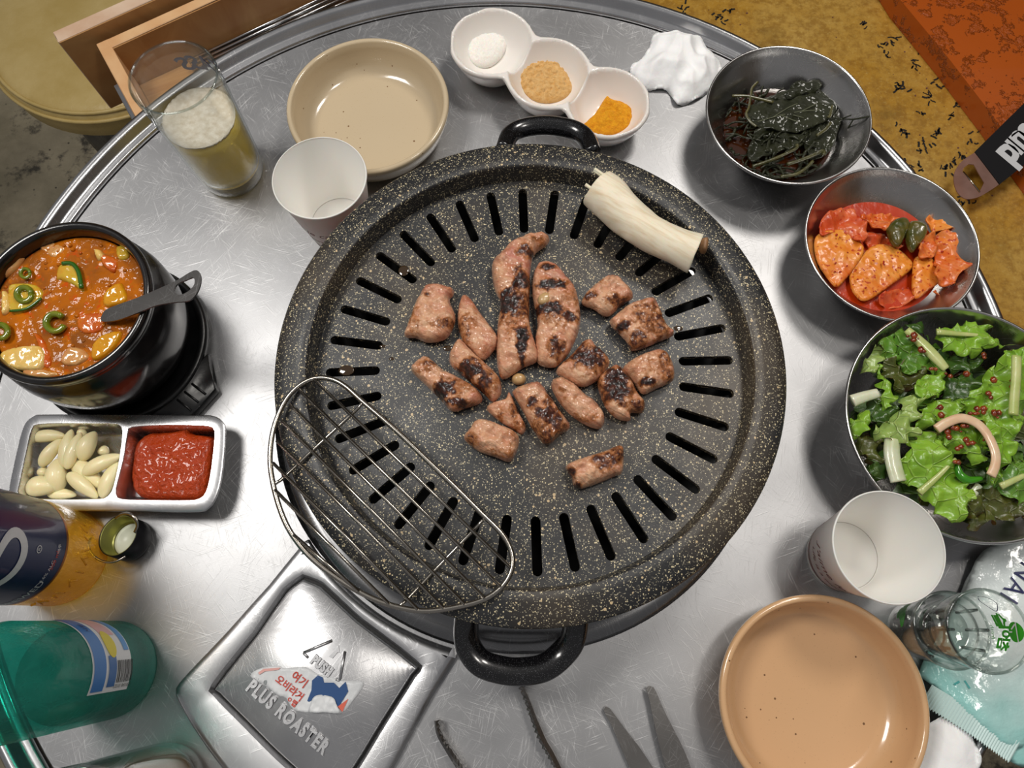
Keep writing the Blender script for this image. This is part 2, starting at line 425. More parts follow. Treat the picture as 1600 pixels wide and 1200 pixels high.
# table -------------------------------------------------------------
TC = (-0.0185, 0.159); TR = 0.3885
tb = thing('round_table', 'round brushed stainless steel barbecue table with a raised rolled rim', 'table', (TC[0], TC[1], -.75))
top = bmesh.new()
lathe([(0.165, -.006), (0.168, 0), (TR - .001, 0), (TR, -.001), (TR, -.02), (.165, -.02)], TC, 128, True, bm=top)
obj('tabletop', top, M['table'], tb, smooth=False)
R0 = TR + .0012
prof = [(R0 + (r_ - R0) * .72, z_) for r_, z_ in [(R0, -.010), (R0, .0015), (R0 + .002, .0035), (R0 + .006, .0032), (R0 + .0095, .0055), (R0 + .0125, .0100), (R0 + .016, .0125), (R0 + .0205, .0125), (R0 + .0245, .0095), (R0 + .0265, .004), (R0 + .0268, -.012), (R0 + .0255, -.026), (R0 + .02, -.026), (R0 + .02, -.010)]]
obj('rolled_rim', lathe(prof, TC, 160, True), M['steel'], tb)
obj('pedestal', lathe([(0, -.74), (.24, -.74), (.24, -.70), (.15, -.66), (.14, -.24), (.17, -.19), (.17, -.022), (0, -.022)], TC, 48), M['dark_metal'], tb)
obj('foot_plate', lathe([(0, -.75), (.25, -.75), (.25, -.741), (0, -.741)], TC, 48), M['dark_metal'], tb)

def drape(x, y):
    t = min(1, max(0, (math.hypot(x - TC[0], y - TC[1]) - (TR - .040)) / .045)); return .0126 * t * t * (3 - 2 * t)
def draped(b):
    for v in b.verts: v.co.z += drape(v.co.x, v.co.y)
    return b
# burner ring under the pan
RC = (0.003, 0.164)
rg = thing('burner_ring', 'polished steel burner ring set in the table under the grill pan', 'burner', (RC[0], RC[1], 0))
obj('drip_ring', lathe([(.1845, .0005), (.186, .002), (.1835, .0045), (.176, .0055), (.170, .004), (.166, .009), (.164, .016), (.159, .018), (.155, .014), (.150, .012), (.149, .0005)], RC, 128, True), steel('shaded_steel', .22, .2, .34, .4), rg)  # steel colour darkened to stand in for the shade under the pan edge
obj('fire_bowl', lathe([(0, -.010), (.08, -.008), (.11, .0), (.135, .010), (.1440, .056), (.1485, .056), (.1485, .002), (.11, -.004), (.08, -.012), (0, -.014)], RC, 64), M['black_in'], rg)
obj('burner_head', lathe([(0, .022), (.03, .022), (.045, .018), (.047, .010), (.047, -.004), (0, -.004)], RC, 48), M['black_in'], rg)
for k in range(3):
    a = k * 2 * PI / 3 + .5; u = Vector((math.cos(a), math.sin(a), 0)); q = Vector((RC[0], RC[1], 0))
    obj('support_post', tube([q + u * .142 + Vector((0, 0, .030)), q + u * .142 + Vector((0, 0, .0625))], .004, 10), M['dark_metal'], rg)

# vent cover "PLUS ROASTER" ----------------------------------------
cv = thing('vent_cover', 'square stamped steel vent cover with raised lettering beside the grill pan', 'cover', P(500, 1050, 0))
frame_px = [(497, 832), (420, 912), (350, 990), (282, 1062), (273, 1082), (280, 1102), (305, 1145), (345, 1200), (400, 1258), (470, 1310), (520, 1326), (550, 1310), (620, 1190), (680, 1080), (722, 1010), (712, 985), (650, 955), (560, 900)]
def cover_frame():
    o = [Vector((p.x, p.y)) for p in PP(frame_px, .004)]
    pt = patch(o, .0055); XY, F, d, s, ed = pt
    # leave the ring's disc and the lid's opening free
    lid = [(P(x, y, .004).x, P(x, y, .004).y) for x, y in lid_px]
    din, _ = segdist(XY, lid); ins = inside(XY, lid); rr = np.hypot(XY[:, 0] - RC[0], XY[:, 1] - RC[1])
    return XY, F, d, din, ins, rr
lid_px = [(474, 902), (652, 1038), (648, 1052), (600, 1128), (556, 1200), (520, 1246), (500, 1236), (440, 1185), (385, 1130), (338, 1082), (337, 1070), (400, 990)]
fo = [Vector((p.x, p.y)) for p in PP(frame_px, .004)]
fo = [Vector((p.x, p.y)) for p in cat([(p.x, p.y, 0) for p in fo], 3, True)]
fo = resample(fo, .005)
fo = [p if (p - Vector(RC)).length > .1885 else Vector(RC) + (p - Vector(RC)).normalized() * .1885 for p in fo]
li = resample([Vector((p.x, p.y)) for p in cat([(q.x, q.y, 0) for q in PP([lid_px[0], (560, 967)] + lid_px[1:], .004)], 3, True)], .005)
lp = [(p.x, p.y) for p in li]
def shrink(poly, k):
    out = []; m = len(poly)
    A = sum(poly[i][0] * poly[(i + 1) % m][1] - poly[(i + 1) % m][0] * poly[i][1] for i in range(m))
    sg = 1 if A > 0 else -1
    for i in range(m):
        t = Vector(poly[(i + 2) % m]) - Vector(poly[(i - 2) % m]); t.normalize()
        out.append(Vector((poly[i][0] - sg * t.y * k, poly[i][1] + sg * t.x * k)))
    return out
fop = [(p.x, p.y) for p in fo]
loops = [(fop, .0005), (shrink(fop, .001), .0045), (shrink(fop, .003), .0062), (shrink(fop, .0055), .0066)]
inn = [(shrink(lp, -.0045), .0066), (shrink(lp, -.0022), .0060), (shrink(lp, -.0008), .0030), (shrink(lp, 0), .0012)]
def band(bm, A, B):
    m = len(A)
    for i in range(m):
        try: bm.faces.new((A[i], A[(i + 1) % m], B[(i + 1) % m], B[i]))
        except ValueError: pass
bm = bmesh.new()
LV = [[bm.verts.new((p[0], p[1], z)) for p in L] for L, z in loops]
IV = [[bm.verts.new((p[0], p[1], z)) for p in L] for L, z in inn]
for a, b in zip(LV, LV[1:]): band(bm, a, b)
for a, b in zip(IV, IV[1:]): band(bm, a, b)
A_, B_ = LV[-1], IV[0]; pts = [v.co.xy for v in A_] + [v.co.xy for v in B_]; na, nb = len(A_), len(B_)
V2, _, F2, OV, *_ = delaunay_2d_cdt(pts, [(i, (i + 1) % na) for i in range(na)] + [(na + i, na + (i + 1) % nb) for i in range(nb)], [list(range(na))], 1, 1e-9)
allv = A_ + B_; ip = [(v.co.x, v.co.y) for v in B_]
vmap = [allv[o[0]] if o else None for o in OV]
for f_ in F2:
    c_ = sum((V2[i] for i in f_), Vector((0, 0))) / 3
    if not inside(np.array([[c_.x, c_.y]]), ip)[0] and all(vmap[i] for i in f_): bm.faces.new([vmap[i] for i in f_])
autosmooth(obj('cover_frame', bm, M['cast'], cv), 50)
l2 = shrink(lp, .0016); bm = bmesh.new()
lv = [[bm.verts.new((p[0], p[1], z)) for p in L] for L, z in ((l2, .0008), (shrink([(p.x, p.y) for p in l2], .0004), .0052), (shrink([(p.x, p.y) for p in l2], .0014), .0060))]
for a, b in zip(lv, lv[1:]): band(bm, a, b)
bm.faces.new(lv[-1]); bmesh.ops.triangulate(bm, faces=[bm.faces[-1]] if False else [f for f in bm.faces if len(f.verts) > 4])
lid = autosmooth(obj('push_lid', bm, M['cast'], cv), 50)
gap = bmesh.new(); gp = [gap.verts.new((p.x, p.y, .0009)) for p in shrink(lp, -.0005)]; gap.faces.new(gp); bmesh.ops.triangulate(gap, faces=gap.faces[:])
obj('recess', gap, M['black_in'], cv, smooth=False)
ZL = .0060
tx = (P(500, 1175, ZL) - P(400, 1090, ZL))
def raise_text(name, s, px, size, sp=1.0, xd=None):
    b = text_bm(s, size, .0005, 0, sp, .0005)
    for v in b.verts: v.co.x *= .74
    lay(b, P(*px, ZL), xd or tx, .0004)
    return obj(name, b, M['cast'], lid)
raise_text('plus_roaster_lettering', 'PLUS ROASTER', (449, 1120), .0118, 1.22)
raise_text('push_lettering', 'PUSH', (503, 1041), .0085, 1.15)
bm = bmesh.new(); cc = crop(380, 980, 1 / 6)
for a, b, w_ in (((835, 125), (565, 240), .0022), ((565, 240), (610, 285), .002), ((955, 225), (905, 500), .0022), ((905, 500), (870, 490), .002)):
    A, B = PP(cc([a, b]), ZL); tube([A, B], w_ / 2, 8, bm=bm)
obj('triangle_mark', bm, M['cast'], lid)
ar = [(895, 170), (905, 235), (885, 235), (840, 290), (805, 275), (860, 220), (840, 205)]
obj('arrow_mark', prism([(p.x, p.y) for p in PP(cc(ar), ZL)], ZL - .0002, ZL + .0007), M['cast'], lid, smooth=False)
st = [(65, 455), (165, 385), (330, 362), (390, 385), (580, 372), (700, 440), (840, 470), (930, 500), (1135, 518), (1035, 680), (925, 805), (780, 800), (610, 800), (470, 770), (400, 660), (330, 640), (200, 545)]
stk = obj('torn_sticker', leaf(PP(cc(st), ZL + .0004), ZL + .0005, .002, .0002, 100, .0004, .0002), M['label_white'], cv)
stk['label'] = 'torn white sticker with red lettering and a blue patch'
def flat_on(name, pts, z, m, par, amp=0): 
    q = PP(cc(pts), z); b = bmesh.new(); b.faces.new([b.verts.new(v) for v in q]); bmesh.ops.triangulate(b, faces=b.faces[:]); return obj(name, b, m, par, smooth=False)
flat_on('blue_print', [(600, 690), (640, 590), (645, 500), (700, 450), (745, 470), (760, 520), (850, 520), (900, 570), (960, 510), (985, 600), (900, 740), (880, 750), (830, 650), (740, 640), (650, 680), (615, 700)], ZL + .0011, plain('sticker_blue', '1d4a80', .4), stk)
flat_on('red_corner', [(885, 745), (985, 670), (930, 795)], ZL + .0012, plain('sticker_coral', 'd9654f', .5), stk)
flat_on('red_edge', [(140, 425), (190, 390), (350, 378), (330, 400), (200, 415), (150, 445)], ZL + .0012, plain('sticker_pink', 'dfa9a2', .5), stk)
cu = PP(cc([(635, 790), (640, 720), (670, 650), (740, 632), (850, 660), (880, 720), (910, 800), (780, 795)]), ZL)
b = leaf(cu, ZL + .0022, .0015, 0, 10, .001, .0002, 3, (0, -.15)); obj('peeled_flap', b, M['label_white'], stk)
for s, px, sz in (('여기', (525, 495), .0068), ('오비라거', (432, 575), .0063), ('ㅇ맵', (455, 700), .0045)):
    q = cc([px])[0]; b = text_bm(s, sz, 0, 0, 1.0, .00012); lay(b, P(*q, ZL + .0013), P(*cc([(px[0] + 100, px[1] + 82)])[0], ZL) - P(*q, ZL)); obj('red_lettering', b, M['red_ink'], stk, smooth=False)

# ------------------------------------------------------------------ grill pan
PC = (0.0088, 0.1665); PZ = .087     # centre, height of the flange
pan = thing('grill_pan', 'large round black speckled grill pan with two loop handles and radial slots', 'pan', (PC[0], PC[1], .06))
rimp = [(.1466, -.0172), (.1472, -.0150), (.1482, -.0030), (.1488, -.0010), (.1502, 0), (.1560, -.0008), (.1640, -.0026), (.1700, -.0046), (.1714, -.0062), (.1712, -.0085), (.1690, -.0075), (.1600, -.0052), (.1530, -.0060), (.1508, -.0160), (.1440, -.0215)]
obj('pan_rim', lathe([(r, z + PZ) for r, z in rimp], PC, 160), M['pan'], pan)
def zplate(r):          # cooking surface, gently domed
    return PZ - .0165 + .004 * (1 - min(1, r / .11) ** 2) if r < .11 else PZ - .0165 - .0008 * min(1, (r - .11) / .03)
pts = []; cons = []; faces0 = []
NO = 160
pts += [Vector((.1468 * math.cos(2 * PI * i / NO), .1468 * math.sin(2 * PI * i / NO))) for i in range(NO)]
slots = []; NS = 36; RI, RO, SW = .1025, .1400, .0032
for k in range(NS):
    a = 2 * PI * (k + .0) / NS + .03; u = Vector((math.cos(a), math.sin(a))); v = Vector((-u.y, u.x)); L = []
    for j in range(9): t = -PI / 2 + PI * j / 8; L.append(u * (RO - SW) + SW * (math.cos(t) * u + math.sin(t) * v))
    for j in range(9): t = PI / 2 + PI * j / 8; L.append(u * (RI + SW) + SW * (math.cos(t) * u + math.sin(t) * v))
    i0 = len(pts); pts += L; cons += [(i0 + j, i0 + (j + 1) % 18) for j in range(18)]; slots.append((u, v))
def in_slot(p, m=0):
    a = math.atan2(p.y, p.x); k = round((a - .03) / (2 * PI / NS)) % NS; u, v = slots[k]; x, y = p.dot(u), p.dot(v)
    x = max(RI + SW, min(RO - SW, x)) - x; return math.hypot(x, y) < SW + m
for j in range(1, 34):
    r = .1460 * j / 34; m_ = max(6, int(2 * PI * r / .0055))
    for i in range(m_):
        p = Vector((r * math.cos(2 * PI * (i + .5 * (j % 2)) / m_), r * math.sin(2 * PI * (i + .5 * (j % 2)) / m_)))
        if not in_slot(p, .0012): pts.append(p)
V2, E2, F2, *_ = delaunay_2d_cdt(pts, cons, [list(range(NO))], 1, 1e-9)
bm = bmesh.new(); vv = [bm.verts.new((p.x + PC[0], p.y + PC[1], zplate(p.length) + .00015 * nz(p.x, p.y, 0, 90))) for p in V2]
for f_ in F2:
    c_ = (V2[f_[0]] + V2[f_[1]] + V2[f_[2]]) / 3
    if not in_slot(c_, -.00002): bm.faces.new([vv[i] for i in f_])
for v in [v for v in bm.verts if not v.link_faces]: bm.verts.remove(v)
be = [e for e in bm.edges if e.is_boundary]
ex = bmesh.ops.extrude_edge_only(bm, edges=be)
for v in [g for g in ex['geom'] if isinstance(g, bmesh.types.BMVert)]: v.co.z -= .0045
autosmooth(obj('cooking_plate', bm, M['pan'], pan), 50)
ZP = PZ - .0165 + .003
def pan_z(x, y): return zplate(math.hypot(x - PC[0], y - PC[1]))
def handle(px, zz, r, flat):
    b = tube(cat([P(x, y, z) for (x, y), z in zip(px, zz)], 6), r, 14, flat=flat); return obj('loop_handle', b, M['handle'], pan)
hb = [(731, 950), (728, 985), (733, 1012), (752, 1036), (785, 1047), (815, 1049), (850, 1043), (878, 1022), (896, 995), (902, 950)]
handle(hb, [.068, .060, .057, .056, .056, .056, .056, .056, .060, .068], .0088, .75)
ht = [(788, 235), (797, 212), (818, 200), (855, 196), (893, 202), (915, 216), (925, 240)]
handle(ht, [.066, .060, .058, .058, .058, .060, .066], .0075, .75)

# ------------------------------------------------------------------ meat
def meat_mat():
    n = N('grilled_meat'); ch = n.attr('char', 'Fac'); a = n.noise(120, 4, .6); fib = n.noise(60, 4, .6, n.co((1, 5, 1), (0, 0, .6)), 1.5)
    oi = n.new('ShaderNodeObjectInfo')
    col = n.mix(n.ramp(a, [(.35, 0.), (.7, 1.)]), lin('c88c6c'), lin('dfb08a'))
    col = n.mix(n.math('MULTIPLY', n.ramp(n.noise(45, 3), [(.5, 0.), (.68, 1.)]), .7), col, lin('b9685a'))
    col = n.mix(n.math('MULTIPLY', n.ramp(fib, [(.5, 0.), (.62, 1.)]), .35), col, lin('e3c3a4'))
    col = n.mix(n.math('MULTIPLY', n.ramp(n.noise(75, 5, .65), [(.50, 0.), (.66, 1.)]), .55), col, lin('b0693c'))
    jit = n.math('ADD', ch, n.math('MULTIPLY', n.math('SUBTRACT', n.noise(330, 5, .65), .5), 1.5))
    col = n.mix(n.ramp(jit, [(.16, 0.), (.42, .8)]), col, lin('a05c1c'))
    col = n.mix(n.ramp(jit, [(.42, 0.), (.72, 1.)]), col, lin('4a1c0a'))
    col = n.mix(n.ramp(jit, [(.75, 0.), (1.0, 1.)]), col, lin('150906'))
    h = n.math('ADD', n.noise(170, 5, .6), n.math('MULTIPLY', fib, .6))
    nr = n.bump(h, .8, .0022)
    return n.set(col=col, rough=.5, spec=.3, nrm=nr, coat=1, coatr=.05, sss=.12, ssss=.003, coatn=n.bump(n.noise(130, 3, .55), .9, .004))
M['meat'] = meat_mat()
mc = crop(620, 340, .3665)
meats = [
 ('plump pale meat chunk with a broad glossy top, farthest left on the grill pan', [(135, 285), (235, 300), (240, 330), (225, 350), (250, 430), (215, 510), (135, 530), (80, 510), (30, 500), (50, 440), (85, 350)], [(130, 320, 12, 10, .8), (195, 445, 36, 18, .6), (70, 430, 20, 60, .35)]),
 ('narrow pale meat piece with a pointed top, left of the long curved strip', [(275, 340), (310, 340), (360, 410), (430, 510), (420, 560), (365, 610), (310, 560), (280, 530), (258, 430)], [(285, 480, 22, 70, .45), (330, 430, 12, 40, .3)]),
 ('longest curved strip of grilled meat, pink tip and charred middle', [(590, 62), (650, 80), (640, 110), (590, 150), (570, 220), (568, 300), (565, 370), (570, 470), (605, 600), (540, 640), (455, 690), (430, 640), (425, 560), (430, 450), (440, 360), (415, 300), (405, 200), (440, 150), (500, 95)], [(553, 135, 28, 24, .75), (525, 265, 26, 42, .9), (480, 365, 38, 50, .95), (530, 360, 34, 70, .62), (520, 330, 40, 60, .5), (535, 520, 20, 60, 1.0), (480, 440, 40, 60, .4), (600, 90, 25, 15, .4)]),
 ('second long strip of grilled meat, folded and browned in bands, beside the longest one', [(600, 200), (650, 190), (690, 210), (720, 250), (760, 300), (780, 380), (780, 470), (740, 570), (700, 620), (665, 640), (600, 620), (590, 520), (600, 450), (580, 340), (580, 260)], [(640, 205, 26, 14, .8), (665, 282, 48, 18, 1.0), (655, 385, 50, 22, .95), (740, 422, 24, 26, .85), (690, 410, 60, 40, .5), (677, 550, 24, 34, .8), (740, 340, 30, 40, .35)]),
 ('pinkish meat cube with one browned side, nearest the mushroom', [(910, 243), (960, 265), (1010, 330), (960, 370), (910, 415), (870, 410), (845, 390), (790, 365), (800, 330), (850, 280)], [(828, 330, 26, 12, .75), (965, 352, 50, 22, .7), (880, 260, 20, 10, .4)]),
 ('large golden brown meat cube, right below the pinkish cube near the mushroom', [(1090, 342), (1120, 380), (1150, 450), (1185, 490), (1130, 520), (1010, 565), (975, 520), (910, 450), (925, 420), (1000, 365)], [(968, 455, 18, 18, .95), (1095, 430, 62, 62, .55), (1130, 430, 18, 50, .65), (1030, 500, 26, 16, .7), (1010, 530, 50, 16, .6), (1040, 380, 30, 16, .5)]),
 ('square meat piece with small dark spots, farthest right on the grill pan', [(1120, 560), (1165, 590), (1185, 640), (1180, 690), (1110, 725), (1050, 750), (1010, 700), (965, 640), (1030, 590)], [(1078, 695, 26, 14, .9), (1150, 605, 26, 30, .55), (1100, 620, 70, 50, .28), (1160, 660, 20, 20, .6)]),
 ('meat piece with one wide burnt patch, right under the second long strip', [(810, 520), (850, 550), (900, 600), (905, 630), (860, 690), (790, 722), (720, 690), (678, 655), (740, 590)], [(815, 590, 66, 36, .85), (840, 640, 40, 30, .5), (790, 550, 30, 20, .5)]),
 ('deeply charred meat chunk with a ragged corner, left of the farthest right piece', [(940, 630), (990, 680), (1030, 750), (1060, 790), (1050, 830), (1000, 830), (995, 865), (930, 850), (880, 790), (855, 700), (880, 660)], [(940, 715, 50, 55, .92), (960, 680, 35, 30, .9), (1028, 795, 30, 25, .6), (870, 690, 14, 30, .5)]),
 ('palest slanting meat piece with hardly any browning, in the middle of the lower pieces', [(690, 685), (740, 700), (800, 750), (860, 800), (888, 860), (860, 900), (780, 870), (710, 810), (665, 740), (660, 700)], [(790, 850, 60, 12, .45), (745, 770, 30, 8, .3), (705, 735, 12, 10, .4)]),
 ('thick meat piece with a row of dark blisters, just left of the palest piece', [(600, 700), (650, 760), (700, 830), (740, 890), (690, 930), (640, 970), (590, 920), (540, 830), (500, 760), (500, 735)], [(578, 790, 16, 18, .85), (602, 832, 12, 20, .8), (650, 845, 34, 40, .78), (645, 780, 16, 16, .7), (690, 900, 34, 34, .6), (640, 940, 30, 25, .65), (620, 890, 50, 40, .5)]),
 ('smallest meat scrap, squeezed between the blistered piece and the pink cube', [(480, 745), (520, 830), (550, 890), (535, 925), (500, 905), (440, 870), (385, 820), (400, 790), (460, 775)], [(500, 830, 14, 30, .6), (440, 840, 20, 20, .4), (520, 880, 14, 14, .5)]),
 ('pink barely browned meat cube, lowest of the left cluster', [(345, 860), (420, 875), (520, 930), (490, 1035), (420, 1020), (340, 990), (285, 940), (310, 900)], [(320, 945, 22, 20, .5), (450, 1000, 60, 14, .35), (490, 940, 20, 40, .25)]),
 ('slanting meat piece with a dark seared stripe, under the narrow pale piece', [(270, 520), (330, 580), (400, 640), (440, 690), (445, 750), (410, 785), (370, 750), (300, 690), (225, 620), (235, 560)], [(318, 645, 44, 30, .92), (365, 705, 30, 26, .8), (400, 690, 24, 40, .5), (360, 760, 30, 20, .5)]),
 ('wide slanting meat piece, brown along its lower edge, farthest left of the lower pieces', [(130, 592), (200, 650), (280, 690), (350, 740), (362, 785), (300, 810), (235, 825), (190, 780), (120, 710), (60, 650), (80, 615)], [(195, 732, 42, 26, .92), (255, 782, 46, 14, .85), (135, 620, 24, 12, .6), (240, 715, 70, 30, .4), (110, 640, 24, 20, .4)]),
 ('lone rectangular meat piece with a reddish side, away from the others', [(962, 972), (965, 1080), (930, 1100), (860, 1130), (770, 1155), (745, 1110), (722, 1055), (800, 1020), (880, 995)], [(885, 1032, 34, 30, .68), (740, 1085, 14, 20, .8), (770, 1140, 18, 12, .8), (945, 1000, 22, 28, .6), (905, 1060, 18, 12, .6)]),
]
for i, (lab, ol, sp) in enumerate(meats):
    hgt = .0150 if i not in (11, 1) else .011
    wo = [(p.x, p.y) for p in PP(mc(ol), ZP + hgt * .45)]
    bm = mound(wo, 0, hgt, .0062, .00105, .0026, 150, i * 3.3, .38, zf=lambda x, y: pan_z(x, y) + .0002)
    o = obj('meat_piece', bm, M['meat'])
    tag(o, lab, 'meat', 'pieces of meat on the grill pan')
    me = o.data; a = me.attributes.new('char', 'FLOAT', 'POINT'); L = o.location
    ws = []
    for (x, y, rx, ry, s_) in sp:
        c_ = P(*mc([(x, y)])[0], ZP + hgt); k = .3665 * (H - ZP) / .96 / FOC; ws.append((c_.x, c_.y, rx * k * 1.15, ry * k * 1.15, s_))
    vals = []
    for v in me.vertices:
        q = v.co + L; m_ = 0
        for cx, cy, rx, ry, s_ in ws:
            d = math.hypot((q.x - cx) / rx, (q.y - cy) / ry) + .75 * fbm(q.x, q.y, i, 170, 2); m_ = max(m_, s_ * max(0, min(1, 1.75 - d)))
        vals.append(m_ * (1 if v.co.z > hgt * .3 else .5))
    a.data.foreach_set('value', vals)
M['garlic'] = varied('garlic_flesh', 'f6ecc2', 'eedda2', 90, .28, .2, 300, .0005, sss=.3, ssss=.004, coat=.3)
M['fried_garlic'] = varied('fried_garlic', 'c9a878', 'b08a58', 150, .3, .2, 300, .0005, coat=.5)
def ring_pts(c, rx, ry, n=14, rot=0):
    return [(c[0] + rx * math.cos(t) * math.cos(rot) - ry * math.sin(t) * math.sin(rot), c[1] + rx * math.cos(t) * math.sin(rot) + ry * math.sin(t) * math.cos(rot)) for t in [2 * PI * k / n for k in range(n)]]
o = obj('garlic_slice', mound([(p.x, p.y) for p in PP(mc(ring_pts((520, 690), 32, 26)), ZP + .003)], 0, .007, .004, .001, .0005, 200, 1, zf=pan_z), M['fried_garlic']); tag(o, 'small round fried garlic slice on bare pan below the long strips', 'garlic', 'garlic slices on the grill')
o = obj('garlic_slice', mound([(p.x, p.y) for p in PP(mc(ring_pts((630, 342), 32, 26, rot=-.6)), ZP + .016)], ZP + .0125, .005, .004, .001, .0004, 200, 1), M['fried_garlic']); tag(o, 'pale garlic slice stuck on top of the folded meat strip', 'garlic', 'garlic slices on the grill')
M['oil'] = liquid('brown_grease', 'a07a50', '3a2a1c', .5)
b = bmesh.new()
for (x, y, rx, ry) in ((540, 577, 13, 9), (630, 421, 9, 10), (598, 540, 6, 3), (612, 560, 5, 3), (700, 545, 8, 5), (668, 560, 4, 3), (748, 560, 6, 4), (1060, 512, 8, 5)):
    q = P(x, y, ZP - .001); k = (H - ZP) / .96 / FOC; z_ = pan_z(q.x, q.y); bmesh.ops.create_uvsphere(b, u_segments=16, v_segments=6, radius=1, matrix=Matrix.Translation((q.x, q.y, z_)) @ Matrix.Diagonal((rx * k, ry * k, .0005, 1)))
tag(obj('grease_spots', b, plain('amber_grease', '3a2a18', .05, coat=1)), 'shiny brown grease drops on the grill plate left of the meat', 'grease', kind='stuff')
# king oyster mushroom
n = N('mushroom_flesh'); f = n.noise(40, 4, .6, n.co((1, 1, 1))); st_ = n.noise(50, 4, .6, n.co((1, 9, 1), (0, 0, .6)))
M['mush'] = n.set(col=n.mix(n.ramp(st_, [(.45, 0.), (.75, .6)]), n.mix(f, lin('e9ddc0'), lin('efe7d4')), lin('cdb083')), rough=.55, nrm=n.bump(st_, .3, .0008), sss=.2, ssss=.004)
mu = thing('king_oyster_mushroom', 'whole cream king oyster mushroom stem lying across the slots', 'mushroom', P(1010, 345, ZP))
kc = crop(860, 220, .2833)
ax = [(250, 275), (330, 340), (440, 440), (560, 530), (680, 590), (790, 625)]
path = [P(*q, PZ + .006) for q in kc([(p[0], p[1]) for p in [(258, 262), (330, 322), (430, 420), (540, 505), (670, 570), (800, 622)]])]
rads = [.0145, .0150, .0138, .0126, .0122, .0140]
pp = cat(path, 8)
b = tube(pp, lambda t: np.interp(t, [0, .2, .4, .6, .8, 1], rads), 28)
for v in b.verts: v.co += Vector((nz(v.co.x, v.co.y, v.co.z, 90), nz(v.co.y, v.co.x, v.co.z, 90), nz(v.co.z, v.co.y, v.co.x, 90))) * .0009
obj('stem', b, M['mush'], mu)
b = bmesh.new()
for k in range(7):
    s_ = path[0] + Vector((random.uniform(-.006, .002), random.uniform(-.010, .012), random.uniform(-.008, .010))); tube([s_ + Vector((.004, -.003, 0)), s_ + Vector((-.004, .002, .002))], .0013, 6, bm=b)
obj('torn_fibres', b, M['mush'], mu)
b = mound([(p.x, p.y) for p in PP(kc([(825, 545), (870, 530), (875, 570), (860, 610), (830, 600)]), PZ + .012)], PZ + .006, .009, .003, .001); obj('brown_tip', b, varied('mushroom_skin', '9a7350', '7c5a3c', 200, .5), mu)

# ------------------------------------------------------------------ wire rack
WZ = PZ + .0035
rk = thing('wire_rack', 'half moon steel wire grilling rack resting on the edge of the pan', 'rack', P(600, 780, WZ))
wc = crop(400, 560, .36667)
rim = [(250, 85), (180, 120), (120, 190), (75, 300), (60, 420), (72, 530), (105, 650), (150, 745), (225, 840), (330, 925), (450, 1000), (570, 1050), (710, 1076), (850, 1060), (975, 1025), (1055, 965), (1092, 890), (1085, 815), (1045, 745), (960, 660), (850, 550), (725, 430), (600, 310), (450, 180), (380, 118), (320, 88)]
obj('rim_wire', tube(cat([P(*q, WZ) for q in wc(rim)], 5, True), .0017, 10, True), M['wire'], rk)
for a, b_ in (((250, 92), (1084, 890)), ((180, 130), (1042, 972)), ((143, 195), (975, 1022)), ((110, 265), (890, 1048)), ((88, 350), (800, 1064)), ((72, 445), (690, 1070)), ((80, 560), (568, 1048)), ((160, 752), (440, 995))):
    q = wc([a, b_]); obj('grid_wire', tube([P(*q[0], WZ + .0012), P(*q[1], WZ + .0012)], .0011, 8), M['wire'], rk)
for a, b_ in (((452, 190), (80, 535)), ((965, 690), (612, 1056))):
    q = wc([a, b_]); A, B = P(*q[0], WZ), P(*q[1], WZ); d = B - A
    m_ = [A + d * t + Vector((0, 0, -.0022 if .04 < t < .96 else 0)) for t in (0, .05, .5, .95, 1)]
    obj('cross_wire', tube(m_, .0011, 8), M['wire'], rk)

# ------------------------------------------------------------------ plates, cups, glasses
def plate(c, R, m, label, grp):
    h = .036
    t = thing('round_plate', label, 'plate', (c[0], c[1], 0), grp)
    pr = [(0, .0064), (R - .020, .0064), (R - .0125, .0085), (R - .0075, .016), (R - .0050, .028), (R - .0046, h - .0012), (R - .0035, h), (R - .0012, h), (R, h - .0016), (R - .0004, h - .006), (R - .004, .018), (R - .010, .008), (R - .016, .004), (R - .018, .0004), (R - .022, .0004), (R - .024, .003), (0, .003)]
    obj('dish_body', lathe(pr, c, 120), m, t)
plate((P(574, 161, .036).x, P(574, 161, .036).y), .0678, M['plate_a'], 'shallow speckled beige plate behind the left paper cup', 'round speckled plates')
plate((P(1289, 1098, .036).x, P(1289, 1098, .036).y), .0668, M['plate_b'], 'shallow speckled peach plate beside the stacked shot glasses', 'round speckled plates')
CUPF = lambda z: .0245 + (.0345 - .0245) * z / .073
